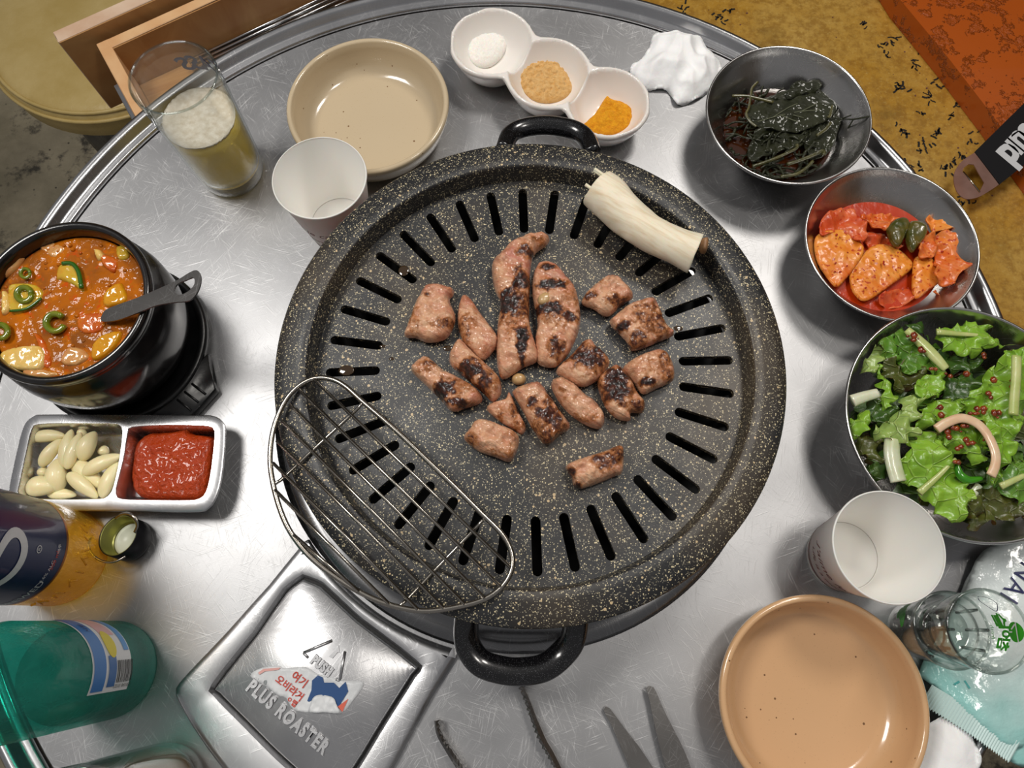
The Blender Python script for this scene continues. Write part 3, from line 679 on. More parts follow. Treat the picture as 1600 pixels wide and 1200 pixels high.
def paper_cup(c, label, ang):
    t = thing('paper_cup', label, 'cup', (c[0], c[1], 0), 'paper cups'); h = .073
    pr = [(0, .006), (.0236, .006), (.0244, .009), (CUPF(h) - .0004, h - .001), (CUPF(h) + .0002, h)]
    pr += [(CUPF(h) + .0010 * math.cos(a) , h - .0003 + .0011 * math.sin(a)) for a in (PI / 2, PI / 4, 0, -PI / 4, -PI / 2)] + [(CUPF(h - .002) + .0002, h - .002), (CUPF(0) + .0001, 0), (CUPF(0) - .0012, 0), (.0228, .0045), (0, .0045)]
    obj('cup_body', lathe(pr, c, 96), M['paper'], t)
    b = lathe([(.0240, .0063), (.0237, .0066), (.0234, .0063)], c, 64); obj('bottom_seam', b, plain('seam_shade', 'b9b2aa', .6), t)
    # stripes and script lettering round the wall
    for z_, hh in ((.0065, .0018), (.0095, .0006)):
        obj('brown_stripe', lathe([(CUPF(z_) + .0004, z_), (CUPF(z_ + hh) + .0004, z_ + hh)], c, 96), M['brown_ink'], t)
    for s, z_, sz, a_ in (("J'aime le café", .036, .011, ang), ('Life is a moment', .022, .007, ang - .1)):
        b = text_bm(s, sz, 0, .35); b = wrap(b, c, CUPF, a_, z_); obj('script_lettering', b, M['brown_ink'], t, smooth=False)
    return t
cR = P(1399, 849, .073) + Vector((-.0045, -.002, 0)); cL = P(503, 281, .073) + Vector((-.002, .002, 0))
paper_cup((cR.x, cR.y), 'white paper cup with brown script, in front of the salad bowl', PI + .75)
paper_cup((cL.x, cL.y), 'white paper cup overlapping the beige plate, beside the pan', PI + .9)

# beer glass
GC = P(364, 266, 0); g_top = P(271, 123, .117)
GC = Vector(((GC.x + g_top.x) / 2, (GC.y + g_top.y) / 2, 0))
def tumbler(name, label, c, h, rb, rt, base=.012, group=None, cat_='glass'):
    t = thing(name, label, cat_, (c[0], c[1], c[2] if len(c) > 2 else 0), group); z0 = c[2] if len(c) > 2 else 0
    rf = lambda z: rb + (rt - rb) * min(1, max(0, (z - z0) / h)) ** .9
    T_ = .0015
    pr = [(0, base), (rf(z0 + base) - T_ - .004, base + .0005), (rf(z0 + base + .004) - T_, base + .004)] + [(rf(z0 + h * k / 10) - T_, h * k / 10) for k in range(2, 10)] + [(rt - T_, h - .001), (rt - T_ / 2, h + .0003), (rt, h - .001)] + [(rf(z0 + h * k / 10), h * k / 10) for k in range(9, 0, -1)] + [(rb - .0005, .004), (rb - .002, 0), (rb - .006, 0), (0, .0025)]
    obj('glass_wall', lathe(pr, c, 80, z0=z0), M['glass'], t)
    obj('lip', lathe([(rt - T_ * .5 + .0009 * math.cos(a), h + .0009 * math.sin(a)) for a in [2 * PI * k / 10 for k in range(10)]], c, 80, True, z0=z0), M['glass_base'], t)
    return t, rf
bt, brf = tumbler('beer_glass', 'tall glass half full of beer with blue print beside the beige plate', (GC.x, GC.y), .117, .0275, .0318)
TB = .0017
obj('beer', lathe([(0, .0080), (.021, .0085), (brf(.014) - TB, .013)] + [(brf(z) - TB, z) for z in (.03, .045, .060, .0685)] + [(0, .0685)], (GC.x, GC.y), 64), M['beer'], bt)
pt = patch([(GC.x + (brf(.07) - TB - .0004) * math.cos(a), GC.y + (brf(.07) - TB - .0004) * math.sin(a)) for a in [2 * PI * k / 40 for k in range(40)]], .0015, False)
XY, F, d, s_, ed = pt
zt = [.0702 + (.0022 if d[i] < .0035 else 0) * (1 - d[i] / .0035) + .0006 * fbm(x, y, 0, 300) for i, (x, y) in enumerate(XY)]
obj('foam', closed_patch(pt, np.array(zt), np.full(len(XY), .0690)), M['foam'], bt)
M['glassprint'] = M['blue_ink']
b = text_bm('CASS', .0190, 0, .35, .9, .0005); wrap(b, (GC.x, GC.y), brf, math.radians(66), .096, 1, .0003, math.radians(-6)); obj('blue_lettering', b, M['glassprint'], bt, smooth=False)
# second glass at the lower left
G2 = P(262, 1228, 0)
t2, rf2 = tumbler('beer_glass', 'empty clear glass beside the teal bottle, at the table edge', (G2.x, G2.y), .117, .0275, .0318)
obj('beer_dregs', lathe([(0, .0125), (.020, .0128), (rf2(.018) - TB, .018), (rf2(.020) - TB, .020), (0, .020)], (G2.x, G2.y), 48), liquid('beer_dregs', 'c9a878', '8a6a3a', .4), t2)

# stacked shot glasses
SG = P(1408, 984, 0)
SG = Vector((.2722, -.0055, .0))
SZ = .0085
for k, z0 in enumerate((SZ, .0375 + SZ)):
    lab = ('lower of the two stacked shot glasses, with green leaf print', 'upper of the two stacked shot glasses, with green lettering')[k]
    t, rf = tumbler('shot_glass', lab, (SG.x, SG.y, z0), .052, .0163 if k else .0168, .0238, .009, 'stacked shot glasses')
    fl = bmesh.new()
    for a in range(8):
        th = a * PI / 4; tube([(SG.x + .0150 * math.cos(th), SG.y + .0150 * math.sin(th), z0 + .004), (SG.x + .0168 * math.cos(th), SG.y + .0168 * math.sin(th), z0 + .024)], .0011, 6, bm=fl)
    obj('glass_flutes', fl, M['glass_base'], t)
    obj('glass_foot', lathe([(0, .001), (.0145, .001), (.0152, .006), (.0135, .0088), (0, .0088)], (SG.x, SG.y), 32, z0=z0), M['glass_base'], t)
    if k:
        rfz = lambda z, rf=rf: rf(z) - .0020
        for s, a_, z_, sz in (('참', -.40, .034, .0100), ('이', -.04, .035, .0088), ('슬', .30, .034, .0100)):
            b = text_bm(s, sz, 0, 0, 1, .0004); wrap(b, (SG.x, SG.y), rfz, a_, z0 + z_, 1, 0); obj('green_lettering', b, M['green_ink'], t, smooth=False)
        b = text_bm('fresh', .0042); wrap(b, (SG.x, SG.y), rfz, -.05, z0 + .026, 1, 0); obj('small_green_lettering', b, M['green_ink'], t, smooth=False)
        b = bmesh.new(); dv = [b.verts.new((.0058 * math.cos(2 * PI * i / 24), .0058 * math.sin(2 * PI * i / 24), 0)) for i in range(24)]; b.faces.new(dv); bmesh.ops.triangulate(b, faces=b.faces[:])
        wrap(b, (SG.x, SG.y), rfz, -.04, z0 + .0445, 1, 0); obj('green_round_logo', b, M['green_ink'], t, smooth=False)
        b = bmesh.new(); rline((-.0058, .0018), (.0058, .0018), .0008, bm=b); rline((0, -.005), (0, .0015), .0008, bm=b); rline((.0015, -.003), (.0045, .0008), .0008, bm=b); wrap(b, (SG.x, SG.y), rfz, -.04, z0 + .0445, 1, -.0004); obj('logo_lines', b, M['white_ink'], t, smooth=False)
        b = bmesh.new(); q = [(.0065 * math.cos(x) * (1 + .25 * math.sin(2 * x)), .005 * math.sin(x)) for x in [2 * PI * i / 20 for i in range(20)]]
        for i in range(19): rline(q[i], q[i + 1], .0005, bm=b)
        wrap(b, (SG.x, SG.y), rfz, .95, z0 + .038, 1, 0); obj('black_line_drawing', b, M['navy_ink'], t, smooth=False)
    else:
        b = bmesh.new()
        for (x, y, r) in ((0, 0, .006), (.006, .003, .005), (-.006, .002, .0045), (.001, -.006, .004)):
            dv = [b.verts.new((x + r * math.cos(2 * PI * i / 14) * (1 + .2 * math.sin(3 * i)), y + r * .8 * math.sin(2 * PI * i / 14), 0)) for i in range(14)]; b.faces.new(dv)
        bmesh.ops.triangulate(b, faces=b.faces[:]); wrap(b, (SG.x, SG.y), rf, PI - .6, z0 + .030, 1, .0002); obj('green_leaf_print', b, M['green_ink'], t, smooth=False)

# ------------------------------------------------------------------ three-part sauce dish
DC = [P(769, 64, .033), P(857, 112, .033), P(950, 158, .033)]
RI_ = [.0362, .0362, .0350]
def union_outline(cs, rs, pad, k=.010):
    out = []; cen = sum(cs, Vector()) / len(cs)
    ax_ = (cs[-1] - cs[0]).xy; L = ax_.length; ax_ = ax_.normalized(); nn = Vector((-ax_.y, ax_.x))
    def sdf(p):
        ds = [(p - c.xy).length - (r + pad) for c, r in zip(cs, rs)]
        return -k * math.log(sum(math.exp(-d / k) for d in ds))
    pts = []
    for i in range(120):
        t = i / 120 * 2 * PI; dirv = Vector((math.cos(t), math.sin(t)))
        # march in from outside, starting from a point on the axis
        s = max(-L * .46, min(L * .46, L * .62 * math.cos(t))); q = cen.xy + ax_ * s; v = (ax_ * math.cos(t) * .35 + nn * math.sin(t)); v = v.normalized() if abs(math.sin(t)) > .3 else (ax_ * math.cos(t) + nn * math.sin(t)).normalized()
        lo, hi = 0, .12
        for _ in range(26):
            m_ = (lo + hi) / 2
            if sdf(q + v * m_) < 0: lo = m_
            else: hi = m_
        pts.append(q + v * lo)
    return pts
dish = thing('sauce_dish', 'white ceramic dish of three joined round bowls holding powders', 'dish', (DC[1].x, DC[1].y, 0))
uo = union_outline(DC, RI_, .0012, .0035)
pt = patch([(p.x, p.y) for p in uo], .00125, False); XY, F, d, s_, ed = pt
zt = []; zb = []
ZR = .033
for i, (x, y) in enumerate(XY):
    best = ZR; g = ZR - .003
    for c_, r_ in zip(DC, RI_):
        q = math.hypot(x - c_.x, y - c_.y) / (r_ - .002)
        if q < 1: best = min(best, ZR - .028 * (1 - q ** 3.2) ** .9)
        q2 = math.hypot(x - c_.x, y - c_.y) / (r_ + .0010)
        if q2 < 1: g = min(g, max(.0004, ZR - .003 - .034 * (1 - q2 ** 3.4)))
    e_ = min(1, d[i] / .0020); best -= .0018 * (1 - e_) ** 2 if best >= ZR - 1e-6 else 0
    zt.append(best); zb.append(min(g, best - .0024))
zt, zb = np.array(zt), np.array(zb)
zt = np.where(ed, ZR - .0022, zt); zb = np.where(ed, zt, zb)
obj('dish_body', closed_patch(pt, zt, zb), M['white_ceramic'], dish)
def dish_z(x, y):
    b_ = ZR
    for c_, r_ in zip(DC, RI_):
        q = math.hypot(x - c_.x, y - c_.y) / (r_ - .002)
        if q < 1: b_ = min(b_, ZR - .028 * (1 - q ** 3.2) ** .9)
    return b_
def powder(name, px, z0, h, mm, lab, am, sc_=260):
    o = obj(name, mound([(p.x, p.y) for p in PP(px, z0 + h * .4)], z0, h, .013, .0009, am, sc_, sum(map(ord, name)) % 7, .1), mm); tag(o, lab, 'seasoning', 'powders in the three part dish', 'stuff'); return o
n = N('salt_grains'); M['salt'] = n.set(col=n.mix(n.vor(1400, 'F1', None, 'Distance'), lin('f6f3ee'), lin('e8e3da')), rough=.45, nrm=n.bump(n.vor(1500), .3, .0006), sss=.3, ssss=.004)
n = N('soybean_powder'); M['bean'] = n.set(col=n.mix(n.ramp(n.noise(300, 4), [(.3, 0.), (.7, 1.)]), lin('d9a45c'), lin('e6bd80')), rough=.9, nrm=n.bump(n.noise(420, 5, .6), .9, .0025))
n = N('curry_powder'); M['curry'] = n.set(col=n.mix(n.ramp(n.noise(300, 4), [(.3, 0.), (.7, 1.)]), lin('d98a00'), lin('eda714')), rough=.9, nrm=n.bump(n.noise(420, 5, .6), .9, .0025))
pc = crop(680, 0, .2875)
powder('coarse_salt', pc([(150, 250), (180, 200), (260, 165), (350, 175), (400, 220), (370, 290), (300, 350), (220, 350), (165, 310)]), .0052, .0105, M['salt'], 'coarse white salt in the far bowl of the white dish', .0010, 500)
powder('soybean_powder', pc([(425, 440), (450, 370), (500, 310), (580, 310), (680, 340), (730, 410), (750, 490), (700, 530), (600, 548), (500, 520)]), .0052, .0115, M['bean'], 'tan roasted soybean powder in the middle bowl of the white dish', .0020, 330)
powder('curry_powder', pc([(800, 685), (860, 620), (900, 560), (930, 512), (960, 540), (1040, 560), (1085, 620), (1060, 690), (980, 722), (880, 720)]), .0052, .0120, M['curry'], 'bright yellow curry powder in the near bowl of the white dish', .0026, 200)

# crumpled tissue
def crumple(px, z0, h, seed, name, lab, dim=.0016):
    pt = patch([(p.x, p.y) for p in PP(px, z0 + h * .4)], dim); XY, F, d, s_, ed = pt; dm = d.max()
    z = []
    for i, (x, y) in enumerate(XY):
        k = min(1, d[i] / (dm * .6)); q = 1 - abs(nz(x, y, seed, 30) + .4 * nz(x, y, seed, 60)) * 2.2; r_ = 1 - abs(nz(x + .3, y * .6, seed, 55)) * 2.4
        z.append(z0 + .0015 + h * (k ** .7) * (.50 + .30 * q + .20 * r_) + .0003 * fbm(x, y, seed, 300, 2))
    z = np.array(z); z = np.where(ed, z0 + .0008 + .002 * (np.sin(s_ * 300) + 1), z)
    dz_ = np.array([drape(x, y) for x, y in XY]) if 'flattened' in lab else 0
    z = z + dz_
    o = obj(name, closed_patch(pt, z, np.minimum(z - .0004, z0 + .0006 + dz_)), M['tissue']); tag(o, lab, 'tissue'); return o
crumple([(985, 103), (1012, 75), (1022, 50), (1050, 42), (1095, 52), (1112, 75), (1130, 95), (1118, 125), (1098, 145), (1062, 158), (1048, 138), (1035, 133), (1005, 132)], .0002, .020, 3, 'crumpled_tissue', 'crumpled white tissue between the powder dish and the greens bowl')

# ------------------------------------------------------------------ steel side-dish bowls
def bowl(c, R, h, name, label, rb, m, grp, deep=1.0):
    t = thing(name, label, 'bowl', (c[0], c[1], 0), grp); pr = []
    f = lambda u: rb + (R - rb) * (u ** (.62 * deep))
    for k in range(13):
        u = k / 12; pr.append((f(u), .0028 + (h - .0028) * u))
    inner = [(0, .0028)] + pr; out = [(r + .0009, z - .0006) for r, z in pr][::-1]
    lip = [(R + .0012 * math.cos(a) + .0004, h + .0012 * math.sin(a)) for a in (PI, .6 * PI, .3 * PI, 0, -.3 * PI)]
    obj('bowl_body', lathe(inner[:-1] + lip + out[1:] + [(rb - .002, 0.0002), (0, .0008)], c, 120), m, t)
    return t, f
B1 = P(1232, 177, .044); B2 = P(1394, 372, .044); B3 = P(1514, 655, .056) + Vector((.001, .001, 0))
grp = 'steel side dish bowls'
b1, f1 = bowl((B1.x, B1.y), .0655, .044, 'side_dish_bowl', 'steel bowl holding dark soy pickled leaves, farthest back', .024, M['bowl'], grp)
b2, f2 = bowl((B2.x + .001, B2.y - .0015), .0650, .0405, 'side_dish_bowl', 'steel bowl holding red kimchi between the greens and the salad', .024, M['bowl'], grp)
b3, f3 = bowl((B3.x, B3.y - .001), .0832, .054, 'salad_bowl', 'largest steel bowl, heaped with green lettuce salad', .042, M['bowl'], grp, .75)
def disc(c, r, z, m, name, par=None, n=48):
    b = bmesh.new(); b.faces.new([b.verts.new((c[0] + r * math.cos(2 * PI * i / n), c[1] + r * math.sin(2 * PI * i / n), z)) for i in range(n)]); 
    r0 = bmesh.ops.extrude_face_region(b, geom=b.faces[:]); [setattr(v.co, 'z', z - .0015) for v in r0['geom'] if isinstance(v, bmesh.types.BMVert)]
    return obj(name, b, m, par, smooth=False)
n = N('soy_broth'); M['soy'] = n.set(col=n.mix(n.noise(30, 3), lin('160903'), lin('4a2208')), rough=.08, coat=.6)
# soy pickled leaves
zs = .0175; uu = (zs - .0028) / .0412
tag(disc((B1.x + .001, B1.y), f1(uu) + .0003, zs, M['soy'], 'soy_broth'), 'dark brown soy broth under the pickled leaves', 'broth', kind='stuff')
n = N('pickled_leaf'); M['namul'] = n.set(col=n.mix(n.noise(80, 4), lin('12150a'), lin('2c2f14')), rough=.5, spec=.25, nrm=n.bump(n.noise(110, 5, .65, n.co((1, 3, 1), (0, 0, .5))), .8, .003), coat=.35, coatr=.06)
M['namul_stem'] = varied('pickled_stalk', '3a3a1c', '5a5428', 60, .25, .4, 300, .001, coat=.6)
nc = crop(1080, 60, .2)
big = [(430, 560), (520, 480), (650, 420), (760, 380), (900, 340), (1010, 360), (1100, 430), (1150, 500), (1120, 580), (1040, 640), (900, 700), (760, 720), (620, 700), (500, 660), (440, 610)]
o = obj('pickled_leaf', leaf([(p.x, p.y) for p in PP(nc(big), .030)], .0300, .0015, .0012, 200, .003, .0006, 3, (0, -.03), -.003), M['namul']); tag(o, 'broad dark pickled leaf with pale veins spread over the greens', 'leaf', 'pickled leaves in the soy bowl')
b = bmesh.new()
for ln in ([(520, 650), (700, 600), (860, 570), (1000, 560)], [(700, 600), (800, 640), (850, 655)], [(640, 615), (760, 540), (830, 510)], [(760, 590), (880, 620)], [(860, 570), (980, 510)]):
    tube(cat([P(*q, .0305) for q in nc(ln)], 4), .00035, 5, bm=b)
obj('leaf_vein', b, plain('pale_vein', '5d6048', .4), o)
for lab, ol, z_, sd in (('folded dark leaf edge with pale ridges at the back of the greens', [(780, 370), (860, 335), (960, 330), (1020, 370), (960, 420), (860, 430), (780, 470), (740, 450)], .031, 2), ('crumpled dark leaf under the broad one, toward the camera', [(500, 720), (640, 700), (800, 730), (880, 780), (820, 840), (700, 880), (560, 930), (480, 960), (440, 880), (480, 800)], .025, 6), ('wet dark leaf at the side of the bowl, beside the broad leaf', [(900, 700), (1080, 620), (1160, 560), (1150, 720), (1100, 850), (980, 960), (900, 900), (880, 800)], .0235, 9)):
    o = obj('pickled_leaf', leaf([(p.x, p.y) for p in PP(nc(ol), z_)], z_, .0016, .002, 300, .004, .0006, sd), M['namul']); tag(o, lab, 'leaf', 'pickled leaves in the soy bowl')
b = bmesh.new(); rr = random.Random(8)
for k in range(100):
    a = rr.uniform(0, 2 * PI); r = .046 * math.sqrt(rr.random()); c_ = Vector((B1.x - .002 + r * math.cos(a), B1.y - .004 + r * math.sin(a), 0))
    th = rr.gauss(.35, .7); L = rr.uniform(.012, .032); p = []
    for j in range(5):
        q = c_ + Vector((math.cos(th), math.sin(th), 0)) * L * (j / 4 - .5); th += rr.uniform(-.35, .35)
        rad = math.hypot(q.x - B1.x, q.y - B1.y)
        if rad > .0455: q = Vector((B1.x, B1.y, 0)) + (q - Vector((B1.x, B1.y, 0))) * .0455 / rad
        q.z = rr.uniform(.0190, .0235) + (.004 if rad < .03 else 0); p.append(q)
    tube(cat(p, 3), rr.uniform(.0006, .0014), 6, bm=b)
tag(obj('pickled_stems', b, M['namul']), 'tangle of thin dark pickled stems soaking in soy', 'vegetables', kind='stuff')
for lab, ln, r_ in (('straight olive stem lying across the front of the greens', [(480, 1000), (600, 960), (720, 910), (820, 860), (825, 830)], .0014), ('thick olive stem ending in a hook at the front of the greens', [(750, 985), (860, 950), (960, 910), (1030, 880), (1035, 910)], .0016), ('lowest olive stem, along the near side of the bowl', [(700, 1080), (820, 1060), (900, 1010), (950, 960)], .0014), ('upright brown stem crossing the dark broth', [(520, 340), (475, 390), (465, 450), (450, 540), (430, 590), (460, 650), (510, 690)], .0011), ('pale stem between broth and broad leaf', [(320, 450), (420, 450), (520, 470), (640, 500)], .0013), ('short pale stem standing by the broad leaf tip', [(1100, 530), (1085, 600), (1070, 620)], .0014), ('slanting olive stem on the right of the greens', [(1090, 660), (1050, 710), (980, 760)], .0014)):
    o = obj('pickled_stalk', tube(cat([P(*q, .0295) for q in nc(ln)], 5), r_, 8), M['namul_stem']); tag(o, lab, 'stem', 'single pickled stems')
twp = [P(*q, z) for q, z in zip(nc([(1060, 625), (1180, 628), (1270, 632), (1398, 608)]), (.029, .033, .037, .0445))]
b = tube(cat(twp, 4), .0007, 6); tube([P(*nc([(1180, 628)])[0], .033), P(*nc([(1250, 600)])[0], .039)], .0006, 6, bm=b); tube([P(*nc([(1268, 630)])[0], .037), P(*nc([(1190, 760)])[0], .020)], .0006, 6, bm=b)
tag(obj('pickled_stalk', b, M['namul']), 'thin forked twig reaching up to the bowl rim', 'stem', 'single pickled stems')

# kimchi
def kim_mat(name, c1, c2, c3):
    n = N(name); f = n.noise(50, 4, .6); sp = n.ramp(n.noise(300, 3), [(.58, 0.), (.66, 1.)]); fb = n.noise(40, 4, .6, n.co((1, 6, 1), (0, 0, .8)))
    col = n.mix(n.ramp(f, [(.38, 0.), (.60, 1.)]), lin(c1), lin(c2)); col = n.mix(n.math('MULTIPLY', n.ramp(n.noise(26, 3), [(.5, 0.), (.66, 1.)]), .6), col, lin('cc3c10')); col = n.mix(n.math('MULTIPLY', n.ramp(fb, [(.5, 0.), (.7, 1.)]), .4), col, lin(c3)); col = n.mix(n.math('MULTIPLY', sp, .8), col, lin('a81a06'))
    return n.set(col=col, rough=.35, spec=.25, nrm=n.bump(n.noise(120, 4, .6, n.co((1, 4, 1), (0, 0, .8))), .3, .0007), coat=.3, coatr=.16, sss=.2, ssss=.004)
M['radish'] = kim_mat('kimchi_radish', 'de7c24', 'e89638', 'f0b068'); M['radish2'] = kim_mat('kimchi_cabbage', 'd05a1c', 'e08036', 'eaa060'); M['kred'] = kim_mat('kimchi_red_leaf', 'c4481c', 'da6a3a', 'e8905c')
M['kleaf'] = varied('kimchi_green_leaf', '3a4012', '6a5a24', 90, .25, .5, 200, .001, coat=.5)
n = N('kimchi_juice'); M['kjuice'] = n.set(col=n.mix(n.noise(50, 4), lin('9c2404'), lin('c03c08')), rough=.22, nrm=n.bump(n.noise(120, 3), .3, .002))
c2_ = (B2.x + .001, B2.y - .0015)
tag(disc(c2_, f2((.0190 - .0028) / .0377) + .0003, .0190, M['kjuice'], 'kimchi_juice'), 'orange red kimchi juice pooled in the bowl', 'broth', kind='stuff')
qc = crop(1200, 240, .25)
kims = [
 ('kimchi_radish', 'pale orange radish slice leaning on the left side of the kimchi bowl', 'radish', [(290, 540), (340, 490), (430, 475), (520, 480), (570, 540), (600, 610), (560, 690), (490, 780), (430, 835), (370, 780), (300, 660)], .0235, 'm', .004),
 ('kimchi_radish', 'broad flat orange radish slice in the middle front of the kimchi', 'radish', [(620, 600), (700, 565), (800, 590), (880, 650), (905, 710), (800, 800), (620, 920), (540, 880), (510, 800), (520, 720)], .0215, 'm', .004),
 ('kimchi_cabbage', 'ruffled orange cabbage piece on the right of the kimchi', 'radish2', [(1060, 500), (1170, 495), (1230, 560), (1285, 620), (1270, 700), (1170, 770), (1150, 825), (1080, 830), (1020, 760), (1050, 640)], .026, 'l', .004),
 ('kimchi_radish', 'narrow orange kimchi slice pointing to the salad bowl', 'radish', [(920, 650), (1010, 640), (1060, 720), (1085, 790), (1010, 850), (930, 910), (900, 860), (900, 760)], .0235, 'm', .0035),
 ('kimchi_cabbage', 'reddest kimchi cabbage piece at the back left of its bowl', 'kred', [(320, 460), (350, 390), (420, 350), (520, 345), (560, 400), (610, 450), (615, 530), (560, 560), (500, 500), (420, 490), (330, 520)], .024, 'm', .007),
 ('kimchi_cabbage', 'rough orange cabbage piece behind the green leaf roll', 'radish2', [(575, 400), (600, 385), (700, 362), (830, 378), (800, 430), (740, 490), (640, 465)], .024, 'm', .005),
 ('kimchi_cabbage', 'translucent kimchi piece at the back right of its bowl', 'radish', [(975, 415), (1070, 378), (1140, 430), (1120, 490), (1040, 490)], .023, 'm', .004),
 ('kimchi_cabbage', 'red kimchi strip in the hollow between the slices', 'kred', [(610, 500), (740, 510), (850, 570), (780, 610), (640, 600)], .0185, 'm', .006),
 ('kimchi_cabbage', 'curled orange kimchi strip right of the green leaf roll', 'radish2', [(920, 610), (960, 540), (1030, 490), (1060, 560), (1040, 640), (960, 660)], .027, 'm', .005),
 ('kimchi_cabbage', 'red kimchi scrap at the near edge of the bowl', 'kred', [(680, 900), (780, 860), (860, 850), (910, 900), (830, 955), (720, 960)], .0185, 'm', .004),
 ('kimchi_cabbage', 'small orange kimchi scrap beside the narrow slice', 'radish2', [(1020, 870), (1140, 825), (1110, 880), (1050, 895)], .0190, 'm', .004)]
for nm, lab, mm, ol, z_, typ, hh in kims:
    wo = [(p.x, p.y) for p in PP(qc(ol), z_ + hh * .6)]
    if typ == 'm' and nm == 'kimchi_radish': b = mound(wo, z_, hh, .0020, .0013, .0016, 75, sum(map(ord, lab)) % 5, .6)
    else: b = leaf(wo, z_ + .003, .0014, .0016, 520, .0075, .0016, sum(map(ord, lab)) % 7, (0, -.12), .001)
    tag(obj(nm, b, M[mm]), lab, 'kimchi', 'pieces of kimchi in the steel bowl')
b = bmesh.new(); rr = random.Random(14)
for k in range(70):
    q = P(*qc([(rr.uniform(320, 1240), rr.uniform(400, 880))])[0], .0285); r_ = rr.uniform(.0004, .0010)
    if (q.xy - Vector(c2_)).length < .047: bmesh.ops.create_icosphere(b, subdivisions=1, radius=1, matrix=Matrix.Translation(q) @ Matrix.Rotation(rr.uniform(0, 3), 4, 'Z') @ Matrix.Diagonal((r_ * 1.5, r_, r_ * .4, 1)))
tag(obj('chili_flakes', b, plain('chili_flake', 'a81c08', .3)), 'tiny red chili flakes clinging to the kimchi', 'spice', kind='stuff')
gl = thing('kimchi_leaf_roll', 'dark green rolled cabbage leaf on top of the kimchi', 'kimchi', P(*qc([(870, 490)])[0], .027), 'pieces of kimchi in the steel bowl')
for ol in ([(745, 460), (800, 405), (860, 400), (890, 450), (860, 520), (820, 580), (770, 545)], [(860, 470), (900, 415), (980, 440), (997, 500), (955, 565), (905, 615), (870, 560)]):
    obj('leaf_fold', mound([(p.x, p.y) for p in PP(qc(ol), .032)], .027, .009, .006, .0014, .0012, 120, 3, .4), M['kleaf'], gl)

# ------------------------------------------------------------------ salad
def leaf_mat(name, c1, c2, c3, edge=None):
    n = N(name); f = n.noise(38, 5, .6); v = n.ramp(n.vor(75, 'DISTANCE_TO_EDGE', n.co()), [(.0, 1.), (.05, 0.)]); fb = n.noise(160, 4)
    col = n.mix(n.ramp(f, [(.3, 0.), (.7, 1.)]), lin(c1), lin(c2)); col = n.mix(n.math('MULTIPLY', v, .3), col, lin(c3))
    if edge: col = n.mix(n.ramp(n.noise(28, 4), [(.48, 0.), (.62, .9)]), col, lin(edge))
    return n.set(col=col, rough=.36, nrm=n.bump(n.math('ADD', fb, n.math('MULTIPLY', v, .8)), .6, .0016), coat=.35, coatr=.2, sss=.15, ssss=.003)
M['lf1'] = leaf_mat('lettuce_bright', '72a024', '8fb83a', 'b4cc6a'); M['lf2'] = leaf_mat('lettuce_mid', '4a7a1e', '6a9430', '9ab85c'); M['lf3'] = leaf_mat('lettuce_dark', '2c4c16', '44641f', '6a8438')
M['lf4'] = leaf_mat('lettuce_red', '46521c', '5a5a26', '7c7c44', '3a1c18'); M['lf5'] = leaf_mat('lettuce_pale', '8aa650', 'a3b866', 'c0cc88')
M['rib'] = varied('lettuce_rib', 'a9b866', 'c3c888', 80, .3, .2, 200, .001, coat=.3, sss=.2, ssss=.004); M['whitestem'] = varied('white_stem', 'd6d8c0', 'c0c89c', 70, .3, .2, 200, .001, coat=.3, sss=.3, ssss=.004)
sc_ = crop(1300, 460, 1 / 3); BC = Vector((B3.x, B3.y - .001, 0))
# the loose bed of shreds that nobody could count
b = bmesh.new(); rr = random.Random(21)
for k in range(150):
    a = rr.uniform(0, 2 * PI); r = .060 * math.sqrt(rr.random()); c_ = BC + Vector((r * math.cos(a), r * math.sin(a), 0)); s_ = rr.uniform(.006, .012); th = rr.uniform(0, PI)
    z_ = rr.uniform(.026, .040) - .005 * (r / .068) ** 2; nn = 9; tl = (rr.uniform(-.7, .7), rr.uniform(-.7, .7))
    cv_ = b.verts.new((c_.x, c_.y, z_)); ring = []
    for i in range(nn):
        t = 2 * PI * i / nn; q = s_ * (1 + .3 * rr.uniform(-1, 1)); dx, dy = q * math.cos(t + th), q * .7 * math.sin(t + th)
        x, y = c_.x + dx, c_.y + dy; rad = math.hypot(x - BC.x, y - BC.y)
        if rad > .067: x, y = BC.x + (x - BC.x) * .067 / rad, BC.y + (y - BC.y) * .067 / rad
        ring.append(b.verts.new((x, y, z_ + tl[0] * dx + tl[1] * dy + rr.uniform(-.002, .002))))
    for i in range(nn): f_ = b.faces.new((cv_, ring[i], ring[(i + 1) % nn])); f_.material_index = k % 3
tag(obj('shredded_lettuce', b, [M['lf3'], M['lf4'], M['lf2']]), 'dark bed of shredded lettuce deep in the salad bowl', 'salad', kind='stuff')
